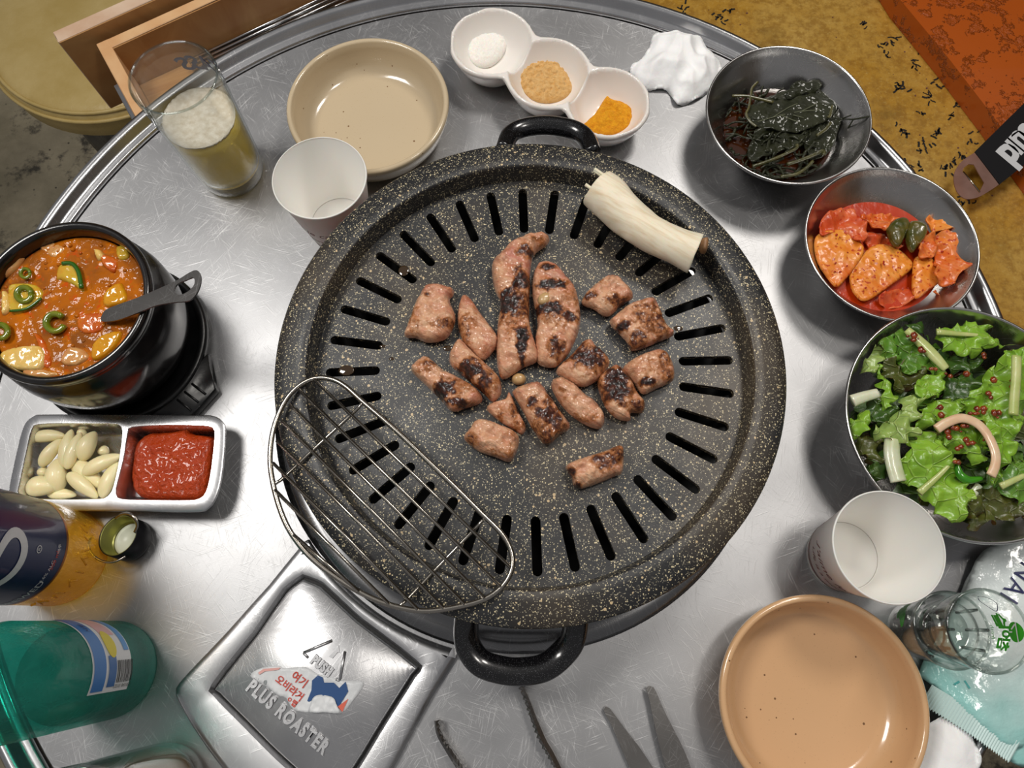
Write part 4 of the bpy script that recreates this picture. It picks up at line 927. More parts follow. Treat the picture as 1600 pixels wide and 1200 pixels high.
LV_ = [
 ('bright folded lettuce leaf with a pale rib at the back of the salad', 'lf1', [(485, 165), (560, 150), (640, 125), (745, 140), (750, 180), (800, 220), (860, 240), (780, 250), (700, 260), (650, 290), (580, 270), (520, 220)], .052, .002, (0, -.15)),
 ('green leaf flanking the yellow rib at the back left of the salad', 'lf2', [(290, 150), (340, 140), (380, 180), (460, 260), (540, 340), (500, 380), (440, 365), (350, 310), (310, 260)], .047, .003, (0, .1)),
 ('leftmost upper lettuce leaf, with a dark cut edge', 'lf2', [(180, 200), (240, 125), (290, 170), (325, 240), (300, 310), (250, 290), (200, 225)], .045, .003, (.2, 0)),
 ('small grey green frilly leaf at the left wall of the salad bowl', 'lf5', [(145, 310), (200, 230), (260, 240), (235, 320), (200, 370), (160, 360)], .044, .003, (.2, 0)),
 ('dull reddish leaf left of the salad centre', 'lf4', [(250, 330), (330, 310), (430, 370), (410, 450), (330, 460), (270, 420)], .046, .003, (0, .1)),
 ('brightest lettuce scrap, in the middle left of the salad', 'lf1', [(400, 430), (440, 380), (540, 345), (530, 420), (480, 480), (420, 470)], .054, .002, (0, -.1)),
 ('crinkled lettuce leaf curling over the white stem', 'lf5', [(355, 480), (380, 450), (430, 480), (415, 560), (380, 600), (400, 660), (300, 680), (200, 660), (260, 600), (320, 550)], .055, .0035, (.1, -.1)),
 ('biggest smooth lettuce leaf with a yellow rib, next to the right paper cup', 'lf1', [(380, 680), (440, 640), (500, 680), (560, 760), (590, 860), (640, 880), (650, 980), (600, 1070), (530, 1020), (450, 960), (400, 900), (330, 870), (320, 800), (360, 750)], .052, .002, (.15, .1)),
 ('large sauced lettuce leaf on the right side of the salad', 'lf1', [(630, 480), (720, 400), (800, 290), (890, 240), (960, 300), (940, 560), (880, 620), (850, 780), (780, 880), (740, 850), (760, 760), (700, 640), (640, 540)], .055, .003, (-.1, 0)),
 ('smooth mid green leaf under the onion ring, low on the right', 'lf2', [(740, 880), (840, 790), (900, 775), (1000, 800), (980, 990), (900, 965), (820, 930)], .050, .002, (0, .15)),
 ('glossy leaf framed by the onion ring', 'lf1', [(490, 660), (600, 610), (720, 600), (745, 700), (700, 790), (620, 760), (560, 720)], .051, .003, (0, 0)),
 ('dark purple frilly leaf at the near edge of the salad', 'lf4', [(640, 930), (760, 910), (900, 960), (940, 1040), (800, 1060), (700, 1080), (640, 1090), (665, 1000)], .043, .0045, (0, .2)),
 ('tiny bright frill at the far left of the salad', 'lf1', [(75, 600), (150, 560), (165, 590), (150, 650), (95, 690)], .044, .003, (.3, 0)),
 ('dark curly frill beside the bowl wall under the tiny bright frill', 'lf4', [(130, 640), (200, 670), (240, 760), (190, 790), (130, 740)], .043, .0045, (.3, 0)),
 ('dark frilly leaf left of the white stem', 'lf3', [(180, 790), (265, 710), (265, 860), (215, 870)], .043, .004, (.2, .2)),
 ('narrow bright strip of lettuce on the left', 'lf1', [(230, 300), (270, 390), (305, 480), (255, 545), (240, 470)], .049, .002, (0, 0)),
 ('dull green leaf below the short pale stem', 'lf3', [(200, 490), (310, 550), (260, 610), (150, 570)], .045, .003, (.1, 0)),
 ('dark herb leaf against the back wall of the salad bowl', 'lf3', [(335, 135), (400, 115), (445, 160), (400, 195)], .047, .002, (0, 0)),
 ('shaded leaf under the bright folded leaf', 'lf3', [(440, 190), (520, 260), (640, 300), (720, 290), (640, 370), (520, 340)], .045, .003, (0, 0)),
 ('darkest leaf in the hollow at the centre of the salad', 'lf3', [(540, 400), (640, 370), (690, 440), (640, 520), (540, 500)], .045, .003, (0, 0)),
 ('yellow green leaf above the start of the onion ring', 'lf1', [(400, 600), (470, 490), (630, 500), (590, 560), (480, 620)], .050, .003, (0, 0)),
 ('wavy leaf left of the centre, between rib and crinkled leaf', 'lf2', [(320, 250), (440, 300), (450, 350), (380, 370), (330, 320)], .048, .003, (0, .1)),
 ('frilly brown edged leaf between the purple leaf and the biggest leaf', 'lf4', [(640, 880), (700, 890), (720, 1000), (660, 1060), (620, 1000)], .045, .004, (0, .1))]
for i, (lab, mm, ol, z_, rf_, tl) in enumerate(LV_):
    wo = [(p.x, p.y) for p in PP(sc_(ol), z_)]
    b = leaf(wo, z_, .0015, rf_ * 1.25, 480, .008, .0005, i * 2.7, tl, -.002, .0045)
    for v in b.verts:
        rad = math.hypot(v.co.x - BC.x, v.co.y - BC.y); lim = f3(min(1, max(0, (v.co.z - .0028) / .0512))) - .002
        if rad > lim: v.co.x = BC.x + (v.co.x - BC.x) * lim / rad; v.co.y = BC.y + (v.co.y - BC.y) * lim / rad
    o = obj('lettuce_leaf', b, M[mm]); tag(o, lab, 'lettuce', 'lettuce leaves in the salad')
    rb_ = {0: [(490, 175), (600, 185), (740, 195)], 7: [(410, 930), (500, 850), (580, 770)], 9: [(790, 900), (900, 850), (960, 830)]}.get(i)
    if rb_: obj('leaf_rib', tube(cat([P(*q, z_ + .0015) for q in sc_(rb_)], 4), lambda t: .0026 * (1 - .6 * t), 8, flat=.5, up=(0, 0, 1)), M['rib'], o)
for lab, ln, z_, r_, mm in (('thick yellow green rib slanting through the back left of the salad', [(350, 165), (420, 230), (480, 290), (535, 350)], .053, lambda t: .0036 * (.8 + .4 * math.sin(PI * t)), 'rib'), ('upright flat rib on the large sauced leaf', [(865, 290), (862, 400), (855, 480), (850, 565)], .0625, lambda t: .0034, 'rib'), ('short pale stem sticking out at the left wall of the bowl', [(95, 500), (150, 480), (215, 462)], .050, lambda t: .0046 - .0012 * t, 'whitestem'), ('broad white stem hanging down under the crinkled leaf', [(285, 680), (280, 740), (292, 810), (312, 878)], .050, lambda t: .0056, 'whitestem'), ('small white stem end near the purple leaf', [(640, 960), (665, 930), (690, 895)], .048, lambda t: .0028, 'whitestem')):
    tag(obj('lettuce_stalk', tube(cat([P(*q, z_) for q in sc_(ln)], 6), r_, 12, flat=.55, up=(0, 0, 1)), M[mm]), lab, 'lettuce', 'stems in the salad')
M['onion'] = varied('onion', 'd9b28e', 'e2c4a2', 90, .3, .2, 200, .001, coat=.4, sss=.3, ssss=.003)
tag(obj('onion_ring', tube(cat([P(*q, .060) for q in sc_([(490, 632), (540, 600), (610, 580), (680, 605), (730, 660), (765, 740), (765, 800), (745, 850)])], 6), .0033, 12, flat=.45, up=(0, 0, 1)), M['onion']), 'half onion ring stained with sauce on top of the salad', 'onion')
M['chili_green'] = varied('green_chili', '2f7a12', '4c9a20', 60, .18, coat=.6)
tag(obj('chili_slice', tube(cat([P(*q, .053) for q in sc_([(585, 795), (600, 845), (640, 870), (705, 862)])], 6), lambda t: .0026 * math.sin(PI * (.1 + .8 * t)) + .0004, 10), M['chili_green']), 'glossy green chili slice in the salad beside the biggest leaf', 'chili')
M['sauce'] = varied('chili_sauce', '5e180a', '9a4416', 300, .15, coat=.8)
b = bmesh.new(); rr = random.Random(3)
spots_ = [(690, 555), (700, 570), (720, 545), (660, 560), (740, 470), (560, 640), (590, 645), (540, 655), (640, 690), (700, 690), (720, 700), (660, 700), (780, 540), (620, 600), (500, 550), (500, 540), (425, 275), (370, 185), (390, 205), (600, 730), (580, 770), (850, 420), (855, 545), (770, 390), (700, 300), (550, 380), (470, 350), (640, 380), (745, 830), (760, 835), (640, 595), (750, 690), (770, 560), (670, 540)]
for (x, y) in spots_ * 2:
    q = P(*sc_([(x + rr.uniform(-18, 18), y + rr.uniform(-18, 18))])[0], .0575); r_ = rr.uniform(.0007, .0030)
    m_ = Matrix.Translation(q) @ Matrix.Diagonal((r_, r_ * rr.uniform(.6, 1.2), r_ * .6, 1)); bmesh.ops.create_icosphere(b, subdivisions=1, radius=1, matrix=m_)
tag(obj('chili_sauce', b, M['sauce']), 'red brown chili sauce specks dotted over the salad', 'sauce', kind='stuff')

# ------------------------------------------------------------------ stew pot
PX = P(94, 467, .092); PCn = (PX.x, PX.y)
POT_R = .0600; ZRIM = .092
tr = thing('trivet', 'black plastic trivet with ribbed corner tab under the stew pot', 'trivet', (PCn[0], PCn[1], .0))
M['black_plastic'] = varied('black_plastic', '0b0b0c', '151516', 80, .32, .15, 400, .0005)
tc_ = Vector((PCn[0], PCn[1], 0)); TRr = .0660
def tab(dirv, L=.020, w0=.034, w1=.016):
    d = Vector(dirv).normalized(); s = Vector((-d.y, d.x)); return [tc_.xy + d * (TRr - .006) + s * w0, tc_.xy + d * (TRr + L * .5) + s * (w1 + .004), tc_.xy + d * (TRr + L) + s * w1, tc_.xy + d * (TRr + L) - s * w1, tc_.xy + d * (TRr + L * .5) - s * (w1 + .004), tc_.xy + d * (TRr - .006) - s * w0]
dt = (P(280, 605, .010) - tc_).xy.normalized()
obj('trivet_plate', lathe([(0, .0005), (TRr - .004, .0005), (TRr, .004), (TRr + .0005, .011), (TRr - .0025, .0125), (TRr - .006, .010), (TRr - .008, .0075), (0, .0075)], PCn, 96), M['black_plastic'], tr)
for dv in (dt, -dt):
    tb_ = tab(dv); tp_ = obj('tab', prism([(p.x, p.y) for p in tb_], .001, .0095, bevel=.0015), M['black_plastic'], tr)
    sd = Vector((-dv.y, dv.x))
    for k in (-1, 0, 1):
        a = tc_.xy + dv * (TRr + .002) + sd * k * .008; e = a + dv * .015
        obj('grip_rib', tube([(a.x, a.y, .0097), (e.x, e.y, .0097)], .0009, 6), M['black_plastic'], tp_)
pot = thing('stew_pot', 'black earthenware pot of bubbling orange stew', 'pot', (PCn[0], PCn[1], .0078))
M['earthen'] = varied('black_earthenware', '0c0b0b', '191616', 60, .22, .2, 150, .0008, coat=.6, coatr=.12)
R_ = POT_R
pp_ = [(0, .0145), (.040, .0145), (.050, .022), (.0535, .040), (.0535, .070), (.0540, .086), (.0552, .0905), (.0575, .0920), (.0600, .0905), (.0605, .0865), (.0590, .0825), (.0585, .0790), (.0620, .0740), (.0640, .060), (.0635, .042), (.0600, .026), (.052, .014), (.046, .0085), (0, .0085)]
obj('pot_body', lathe(pp_, PCn, 120), M['earthen'], pot)
n = N('stew_broth'); f = n.noise(22, 5, .6); g = n.noise(70, 5, .6)
col = n.mix(n.ramp(f, [(.38, 0.), (.60, 1.)]), lin('b8640e'), lin('8a4e1c')); col = n.mix(n.ramp(g, [(.52, 0.), (.66, .85)]), col, lin('c46c08')); col = n.mix(n.ramp(n.noise(160, 4), [(.60, 0.), (.70, .8)]), col, lin('c24a0c'))
M['stew'] = n.set(col=col, rough=.10, spec=.22, nrm=n.bump(n.noise(120, 3, .55), .45, .003))
ZS = .0800
pt = patch([(PCn[0] + .0532 * math.cos(a), PCn[1] + .0532 * math.sin(a)) for a in [2 * PI * k / 60 for k in range(60)]], .0016, False); XY, F, d, s_, ed = pt
zt = np.array([ZS + .0013 * fbm(x, y, 2, 90, 3) * min(1, d[i] / .006) for i, (x, y) in enumerate(XY)])
tag(obj('stew_broth', closed_patch(pt, zt, np.full(len(XY), ZS - .003)), M['stew']), 'bubbling orange brown stew broth filling the black pot', 'broth', kind='stuff')
ec = crop(0, 320, .2833)
M['zuc'] = varied('zucchini_flesh', 'd09a28', 'c9b23a', 70, .15, coat=.8, sss=.3, ssss=.004); M['zskin'] = plain('zucchini_skin', '2c5c12', .2, coat=.6)
M['potato'] = varied('stew_potato', 'd99a14', 'c98610', 60, .12, .2, 200, .001, coat=.9, sss=.3, ssss=.004); M['tofu'] = varied('stew_tofu', 'e3b85a', 'e8c880', 60, .15, .5, 150, .002, coat=.7, sss=.3, ssss=.004)
M['chili'] = varied('stew_chili', '5c6a10', '79801c', 90, .12, .2, 200, .001, coat=1); M['kimred'] = varied('stew_kimchi', 'cc6a12', 'c04e0c', 110, .12, .6, 170, .002, coat=1); M['onionst'] = varied('stew_onion', 'c98a50', 'd8a86a', 90, .12, .3, 170, .002, coat=.9, sss=.3, ssss=.004)
stews = [
 ('zucchini_wedge', 'zucchini wedge with dark green skin floating in the middle of the stew', 'zuc', [(320, 325), (400, 322), (435, 370), (452, 470), (400, 440), (330, 410), (300, 400)], .0035),
 ('zucchini_wedge', 'square zucchini piece under a chili ring, left in the stew', 'zuc', [(35, 450), (100, 425), (200, 440), (230, 500), (150, 575), (50, 590)], .003),
 ('zucchini_wedge', 'small green edged zucchini piece at the far right wall of the pot', 'zuc', [(630, 230), (680, 220), (710, 280), (650, 300)], .003),
 ('potato_chunk', 'golden potato chunk next to the spoon handle', 'potato', [(570, 480), (650, 420), (685, 470), (690, 530), (600, 560), (560, 540)], .0035),
 ('potato_chunk', 'yellow potato chunk at the near right wall of the pot', 'potato', [(500, 770), (560, 710), (660, 690), (640, 760), (560, 840), (500, 850)], .0035),
 ('tofu_piece', 'large pale yellow tofu slab at the near side of the stew', 'tofu', [(0, 810), (100, 775), (220, 775), (240, 850), (200, 910), (80, 905), (0, 880)], .005),
 ('onion_piece', 'flat pale onion slice touching the near pot wall', 'onionst', [(115, 910), (160, 895), (300, 915), (300, 940), (180, 952), (120, 945)], .003),
 ('onion_piece', 'shiny onion piece with bubbles near the pot bottom edge', 'onionst', [(330, 830), (370, 780), (450, 790), (480, 840), (400, 885), (330, 870)], .003),
 ('kimchi_piece', 'red kimchi scrap left of the spoon handle', 'kimred', [(420, 620), (480, 590), (570, 600), (560, 680), (480, 710), (420, 680)], .003),
 ('kimchi_piece', 'orange kimchi scrap at the back right of the stew', 'kimred', [(540, 270), (620, 280), (650, 320), (620, 370), (560, 330)], .003),
 ('kimchi_piece', 'orange kimchi strip beside the tofu slab', 'kimred', [(180, 700), (240, 740), (270, 820), (280, 880), (240, 900), (200, 780)], .003),
 ('pork_piece', 'brownish pork strip at the far left of the stew', 'onionst', [(0, 350), (60, 270), (110, 250), (120, 290), (60, 360), (0, 400)], .0045),
 ('onion_piece', 'faint onion slice under the surface at the back of the stew', 'onionst', [(210, 230), (300, 200), (360, 240), (300, 290), (240, 260)], .0015),
 ('garlic_piece', 'pale rounded garlic piece among the orange scraps at the back', 'tofu', [(510, 240), (545, 240), (570, 280), (530, 300)], .004),
 ('potato_chunk', 'pale chunk floating at the far left edge of the stew', 'tofu', [(0, 480), (30, 475), (45, 560), (0, 600)], .004)]
for nm, lab, mm, ol, hh in stews:
    o = obj(nm, mound([(p.x, p.y) for p in PP(ec(ol), ZS + hh * .7)], ZS - .0030, hh + .0020, .003, .0012, .0009, 160, sum(map(ord, lab)) % 9, .5), M[mm]); tag(o, lab, 'vegetable' if nm != 'pork_piece' else 'meat', 'chunks floating in the stew')
    if nm == 'zucchini_wedge' and 'middle' in lab: obj('skin', tube(cat([P(*q, ZS + .0028) for q in ec([(345, 324), (400, 326), (435, 375), (450, 460)])], 4), .0016, 8), M['zskin'], o)
    if nm == 'zucchini_wedge' and 'under a chili' in lab: obj('skin', tube(cat([P(*q, ZS + .0022) for q in ec([(55, 586), (150, 572), (228, 515)])], 4), .0010, 8), M['zskin'], o)
for lab, c_, r_, a0, a1 in (('largest green chili ring with a dark opening, in the near half of the stew', (305, 650), 50, .3, 5.6), ('olive chili ring lying on the square zucchini piece', (135, 495), 40, 0, 2 * PI), ('cut green chili edge at the far left of the stew', (5, 700), 38, -1.6, 1.6), ('small green chili ring almost sunk near the back wall', (140, 378), 26, 0, 2 * PI)):
    q = [P(*ec([(c_[0] + r_ * math.cos(a0 + (a1 - a0) * k / 16), c_[1] + r_ * math.sin(a0 + (a1 - a0) * k / 16) * .95)])[0], ZS + .003) for k in range(17)]
    tag(obj('chili_ring', tube(q, .0021 if r_ > 30 else .0012, 10, flat=1.2), M['chili']), lab, 'chili', 'chili rings in the stew')
b = bmesh.new(); rr = random.Random(5)
for k in range(60):
    a = rr.uniform(0, 2 * PI); r = .05 * math.sqrt(rr.random()); m_ = Matrix.Translation((PCn[0] + r * math.cos(a), PCn[1] + r * math.sin(a), ZS - .0002)) @ Matrix.Scale(rr.uniform(.0006, .0018), 4); bmesh.ops.create_uvsphere(b, u_segments=10, v_segments=6, radius=1, matrix=m_)
tag(obj('stew_bubbles', b, M['stew']), 'small bubbles on the stew surface', 'broth', kind='stuff')
# spoon in the stew
sp_ = thing('stew_spoon', 'steel spoon leaning in the stew with its pierced handle over the pot rim', 'spoon', P(235, 465, .095))
ho = [(565, 645), (585, 590), (650, 560), (760, 520), (900, 460), (985, 420), (1040, 385), (1085, 365), (1108, 385), (1110, 430), (1085, 490), (1040, 530), (960, 540), (860, 560), (760, 600), (650, 640)]
hz = lambda px: .0835 + (px - 160) / 150 * .026
oo = [P(x, y, hz(x)) for x, y in ec(ho)]; hole = [P(x, y, hz(x)) for x, y in ec([(965, 475), (985, 440), (1030, 420), (1070, 405), (1075, 440), (1040, 480), (990, 500)])]
ov = resample([Vector((p.x, p.y)) for p in cat([(p.x, p.y, 0) for p in oo], 4, True)], .0016); hv = resample([Vector((p.x, p.y)) for p in cat([(p.x, p.y, 0) for p in hole], 3, True)], .0012)
na, nb = len(ov), len(hv)
V2, _, F2, *_ = delaunay_2d_cdt(ov + hv, [(na + i, na + (i + 1) % nb) for i in range(nb)], [list(range(na))], 1, 1e-9)
def hzw(p):
    a, b_ = oo[0], oo[7]; t = ((p.x - a.x) * (b_.x - a.x) + (p.y - a.y) * (b_.y - a.y)) / ((b_ - a).xy.length ** 2); return a.z + t * (b_.z - a.z)
bm = bmesh.new(); vs = [bm.verts.new((p.x, p.y, hzw(p) + .0015)) for p in V2]
for f_ in F2:
    c_ = (V2[f_[0]] + V2[f_[1]] + V2[f_[2]]) / 3
    if not inside(np.array([[c_.x, c_.y]]), [(p.x, p.y) for p in hv])[0]: bm.faces.new([vs[i] for i in f_])
ex = bmesh.ops.extrude_face_region(bm, geom=bm.faces[:]); [setattr(v.co, 'z', v.co.z - .0014) for v in ex['geom'] if isinstance(v, bmesh.types.BMVert)]
M['spoon'] = steel('spoon_steel', .24, .25, .4, .5, (1.05, 1, .95))
autosmooth(obj('spoon_handle', bm, M['spoon'], sp_), 40)
q = oo[0]; dq = (oo[0] - oo[7]).normalized()
b = bmesh.new(); bmesh.ops.create_uvsphere(b, u_segments=20, v_segments=12, radius=1, matrix=Matrix.Translation(q + dq * .016 + Vector((0, 0, -.012))) @ Matrix.Diagonal((.018, .013, .006, 1)))
obj('spoon_head', b, M['spoon'], sp_)

# ------------------------------------------------------------------ garlic and paste tray
ty = thing('condiment_tray', 'stainless two compartment tray of garlic and red paste', 'tray', P(185, 725, 0))
gc_ = crop(0, 620, .25); ZT = .022
to = [(205, 120), (260, 108), (700, 108), (1240, 112), (1340, 118), (1385, 150), (1405, 200), (1395, 400), (1370, 560), (1330, 660), (1290, 700), (1220, 718), (800, 714), (150, 706), (75, 690), (50, 640), (58, 540), (110, 300), (150, 170)]
c1_ = [(240, 170), (500, 165), (730, 170), (760, 195), (765, 240), (745, 400), (710, 560), (680, 615), (620, 640), (300, 642), (150, 635), (110, 600), (120, 540), (165, 330), (195, 210)]
c2_t = [(830, 185), (1080, 175), (1290, 180), (1335, 200), (1342, 250), (1320, 460), (1290, 590), (1250, 635), (1180, 648), (900, 646), (750, 638), (722, 600), (730, 540), (770, 380), (795, 230)]
def rs(px, z, st=.0035): return resample([Vector((p.x, p.y)) for p in cat([(q.x, q.y, 0) for q in PP(gc_(px), z)], 4, True)], st)
O_, A1, A2 = rs(to, ZT), rs(c1_, ZT), rs(c2_t, ZT)
bm = bmesh.new()
def vl(pts, z): return [bm.verts.new((p[0], p[1], z)) for p in pts]
t_ = lambda L: [(p.x, p.y) for p in L]
oo_ = [vl(O_, ZT - .0028), vl(shrink(t_(O_), .0002), ZT - .0006), vl(shrink(t_(O_), .0012), ZT)]
for a, b_ in zip(oo_, oo_[1:]): band(bm, a, b_)
cl = []
for A in (A1, A2):
    rings = [vl(A, ZT), vl(shrink(t_(A), .0008), ZT - .0012), vl(shrink(t_(A), .0022), ZT - .012), vl(shrink(t_(A), .0034), .0040), vl(shrink(t_(A), .0055), .0024)]
    for a, b_ in zip(rings, rings[1:]): band(bm, a, b_)
    f_ = bm.faces.new(rings[-1]); cl.append(rings[0])
allv = oo_[-1] + cl[0] + cl[1]; pts = [v.co.xy for v in allv]; na, nb, nc_ = len(oo_[-1]), len(cl[0]), len(cl[1])
V2, _, F2, OV, *_ = delaunay_2d_cdt(pts, [(na + i, na + (i + 1) % nb) for i in range(nb)] + [(na + nb + i, na + nb + (i + 1) % nc_) for i in range(nc_)], [list(range(na))], 1, 1e-9)
for f_ in F2:
    c_ = (V2[f_[0]] + V2[f_[1]] + V2[f_[2]]) / 3; q = np.array([[c_.x, c_.y]])
    if not inside(q, t_(A1))[0] and not inside(q, t_(A2))[0]: bm.faces.new([allv[OV[i][0]] for i in f_])
sk = vl(shrink(t_(O_), .006), .0012); 
autosmooth(obj('tray_body', bm, M['tray'], ty), 45)
b = prism(t_(shrink(t_(O_), .012)), .0002, .0020); obj('tray_foot', b, M['tray'], ty, smooth=False)
def clove(name='garlic_clove'):
    b = bmesh.new(); bmesh.ops.create_uvsphere(b, u_segments=18, v_segments=14, radius=.5)
    for v in b.verts:
        v.co = Vector((v.co.z, v.co.x, v.co.y)); t = v.co.x + .5; k = (math.sin(PI * min(1, t) ** .8) ** .35) if 0 < t < 1 else .2; v.co.y *= (1.05 - .35 * t) * 1.1; v.co.z *= (1.0 - .25 * t); v.co.z += .10 * (1 - (2 * t - 1) ** 2); v.co.y += .06 * math.sin(3 * t)
    return obj(name, b, M['garlic'], loc=Vector((0, 0, 0)))
cl_ = [((190, 250), (385, 238), 78, .0175, 'garlic clove lying along the far wall, half under the trivet'), ((240, 425), (370, 262), 80, .0170, 'slanting garlic clove under the far left one'), ((388, 430), (430, 205), 92, .0180, 'upright garlic clove in the middle back of the tray'), ((405, 440), (490, 225), 80, .0195, 'wavy garlic clove overlapping the upright middle one'), ((490, 385), (575, 215), 105, .0185, 'garlic clove with a flat top, right in the back'), ((505, 470), (735, 365), 96, .0200, 'long garlic clove pointing at the divider'), ((440, 400), (615, 560), 105, .0150, 'garlic clove tucked under the long one'), ((412, 480), (588, 622), 88, .0185, 'garlic clove slanting to the near wall'), ((622, 620), (722, 405), 92, .0180, 'garlic clove standing along the divider'), ((148, 560), (322, 560), 122, .0180, 'fat round garlic clove in the near left corner'), ((330, 580), (350, 380), 122, .0160, 'plump yellow garlic clove left of the middle'), ((290, 605), (460, 612), 66, .0115, 'low garlic clove along the near wall'), ((250, 495), (270, 435), 60, .0125, 'small garlic clove wedged by the left wall'), ((475, 215), (530, 235), 60, .0120, 'garlic tip peeping out at the far wall'), ((610, 325), (665, 350), 62, .0105, 'small garlic clove at the bottom right of its compartment')]
proto = clove()
for i, (a, b_, w_, z_, lab) in enumerate(cl_):
    o = proto if i == 0 else proto.copy()
    if i: C.objects.link(o)
    A, B = [P(*q, z_) for q in gc_([a, b_])]; d = B - A; k = .25 * (H - z_) / .99 / FOC; W = w_ * k * 1.1
    zc = max(z_ - W * .3, .0035 + W * .42)
    o.location = Vector(((A.x + B.x) / 2, (A.y + B.y) / 2, zc)); L = d.length * 1.08
    o.scale = (L, W, W * .85); o.rotation_euler = (.3 * math.sin(i * 2.1), 0, math.atan2(d.y, d.x))
    tag(o, lab, 'garlic', 'garlic cloves in the tray')
n = N('chili_paste'); g = n.noise(260, 4, .6); g2 = n.ramp(n.noise(420, 3), [(.60, 0.), (.70, 1.)])
M['paste'] = n.set(col=n.mix(n.math('MULTIPLY', g2, .45), n.mix(n.noise(60, 4), lin('a83006'), lin('bc440c')), lin('cc5c18')), rough=.3, spec=.3, nrm=n.bump(g, .9, .003), coat=.5, coatr=.08)
tag(obj('chili_paste', mound([(p.x, p.y) for p in PP(gc_([(840, 270), (920, 215), (1060, 205), (1165, 183), (1180, 215), (1310, 240), (1312, 300), (1285, 500), (1250, 600), (1180, 632), (900, 630), (815, 580), (800, 470), (815, 340)]), .016)], .0028, .0150, .012, .0013, .0016, 160, 2, .3), M['paste']), 'glossy red chili soybean paste filling the right compartment', 'sauce', kind='stuff')

# ------------------------------------------------------------------ bottles and cap
def bottle(name, label, c, R, prof, m, grp=None):
    t = thing(name, label, 'bottle', (c[0], c[1], 0), grp); obj('bottle_glass', lathe([(0, .003), (R - .006, .001), (R - .0035, 0), (R - .001, .0015), (R, .006)] + prof, c, 96), m, t); return t
BB = P(163, 868, .008); BB = Vector((BB.x - .0350, BB.y, 0)); RB = .0350
bb = bottle('beer_bottle', 'amber beer bottle with a dark blue label next to the tray', (BB.x, BB.y), RB, [(RB, .150), (RB - .003, .168), (.020, .195), (.0145, .215), (.0135, .245), (.0150, .247), (.0150, .256), (0, .256)], M['amber_glass'])
M['navy'] = plain('navy_label', '0a1a4a', .35, coat=.3); M['gold'] = plain('copper_foil', '9a5c22', .3, .7)
rB = lambda z: RB
def wraplabel(par, c, rf, ang, w_, z0, z1, m, name='label_band', off=.0003, n=40):
    b = grid_bm(w_, z1 - z0, n, 4); wrap(b, c, rf, ang, (z0 + z1) / 2, 1, off); return obj(name, b, m, par)
la = math.radians(-28)
lb = wraplabel(bb, (BB.x, BB.y), rB, la, .120, .056, .136, M['navy'])
wraplabel(bb, (BB.x, BB.y), rB, la, .121, .0540, .0562, M['gold'], 'label_border', .0004)
for s, a_, z_, sz, mm, sh in (('BREWED', la - .55, .064, .0075, 'white_ink', 0), ('4.6% ALC', la + .05, .066, .0038, 'white_ink', 0), ('500 mL', la + .28, .0645, .0044, 'red_ink', 0), ('맥주', la + .48, .0635, .0034, 'white_ink', 0)):
    b = text_bm(s, sz, 0, sh); wrap(b, (BB.x, BB.y), rB, a_, z_, 1, .0007); obj('label_lettering', b, M[mm], lb, smooth=False)
def annulus(rx, ry, w_, n=36):
    b = bmesh.new(); A = [b.verts.new((rx * math.cos(2 * PI * i / n), ry * math.sin(2 * PI * i / n), 0)) for i in range(n)]; B = [b.verts.new(((rx - w_) * math.cos(2 * PI * i / n), (ry - w_) * math.sin(2 * PI * i / n), 0)) for i in range(n)]; band(b, A, B); return b
b = annulus(.020, .0145, .006); wrap(b, (BB.x, BB.y), rB, la + .15, .108, 1, .0007); obj('white_oval_mark', b, M['white_ink'], lb, smooth=False)
b = annulus(.0024, .0024, .0005); wrap(b, (BB.x, BB.y), rB, la + .42, .084, 1, .0007); obj('registered_mark', b, M['white_ink'], lb, smooth=False)
b = text_bm('R', .0032); wrap(b, (BB.x, BB.y), rB, la + .42, .084, 1, .0007); obj('registered_letter', b, M['white_ink'], lb, smooth=False)
b = bmesh.new(); rr = random.Random(2)
for k in range(14):
    x = (k - 7) * .0055; a_, b2 = (x, -.004 + rr.uniform(-.002, .002)), (x + rr.uniform(-.004, .006), .005 + rr.uniform(-.003, .003))
    pts_ = [Vector((a_[0] + (b2[0] - a_[0]) * t / 5, a_[1] + (b2[1] - a_[1]) * t / 5, 0)) for t in range(6)]
    tube(pts_, .0006, 6, bm=b)
wrap(b, (BB.x, BB.y), rB, la + .1, .032, 1, 0); obj('embossed_script', b, M['amber_glass'], bb)
SB = P(238, 1047, .010); SB = Vector((SB.x - .0322, SB.y, 0)); RS = .0322
sb = bottle('soju_bottle', 'teal glass bottle with a blue and yellow barcode label', (SB.x, SB.y), RS, [(RS, .118), (RS - .004, .138), (.018, .165), (.0135, .185), (.0128, .205), (.0140, .207), (.0140, .215), (0, .215)], M['teal_glass'])
rS = lambda z: RS; lq = math.radians(38)
lbs = wraplabel(sb, (SB.x, SB.y), rS, lq, .062, .040, .086, M['label_white'])
wraplabel(sb, (SB.x, SB.y), rS, lq, .059, .071, .0845, plain('label_blue', '1a6cb4', .35), 'blue_band', .0006)
wraplabel(sb, (SB.x, SB.y), rS, lq + .32, .034, .0415, .0475, plain('label_blue_light', '3a86c4', .35), 'blue_strip', .0006)
b = bmesh.new(); dv = [b.verts.new((.0095 * math.cos(2 * PI * i / 20), .0060 * math.sin(2 * PI * i / 20), 0)) for i in range(20)]; b.faces.new(dv); bmesh.ops.triangulate(b, faces=b.faces[:]); wrap(b, (SB.x, SB.y), rS, lq - .05, .062, 1, .0008); obj('yellow_patch', b, plain('label_yellow', 'd6c41c', .4), lbs, smooth=False)
wraplabel(sb, (SB.x, SB.y), rS, lq - .58, .018, .059, .068, plain('label_blue_mid', '1c5c9c', .35), 'blue_patch', .0007)
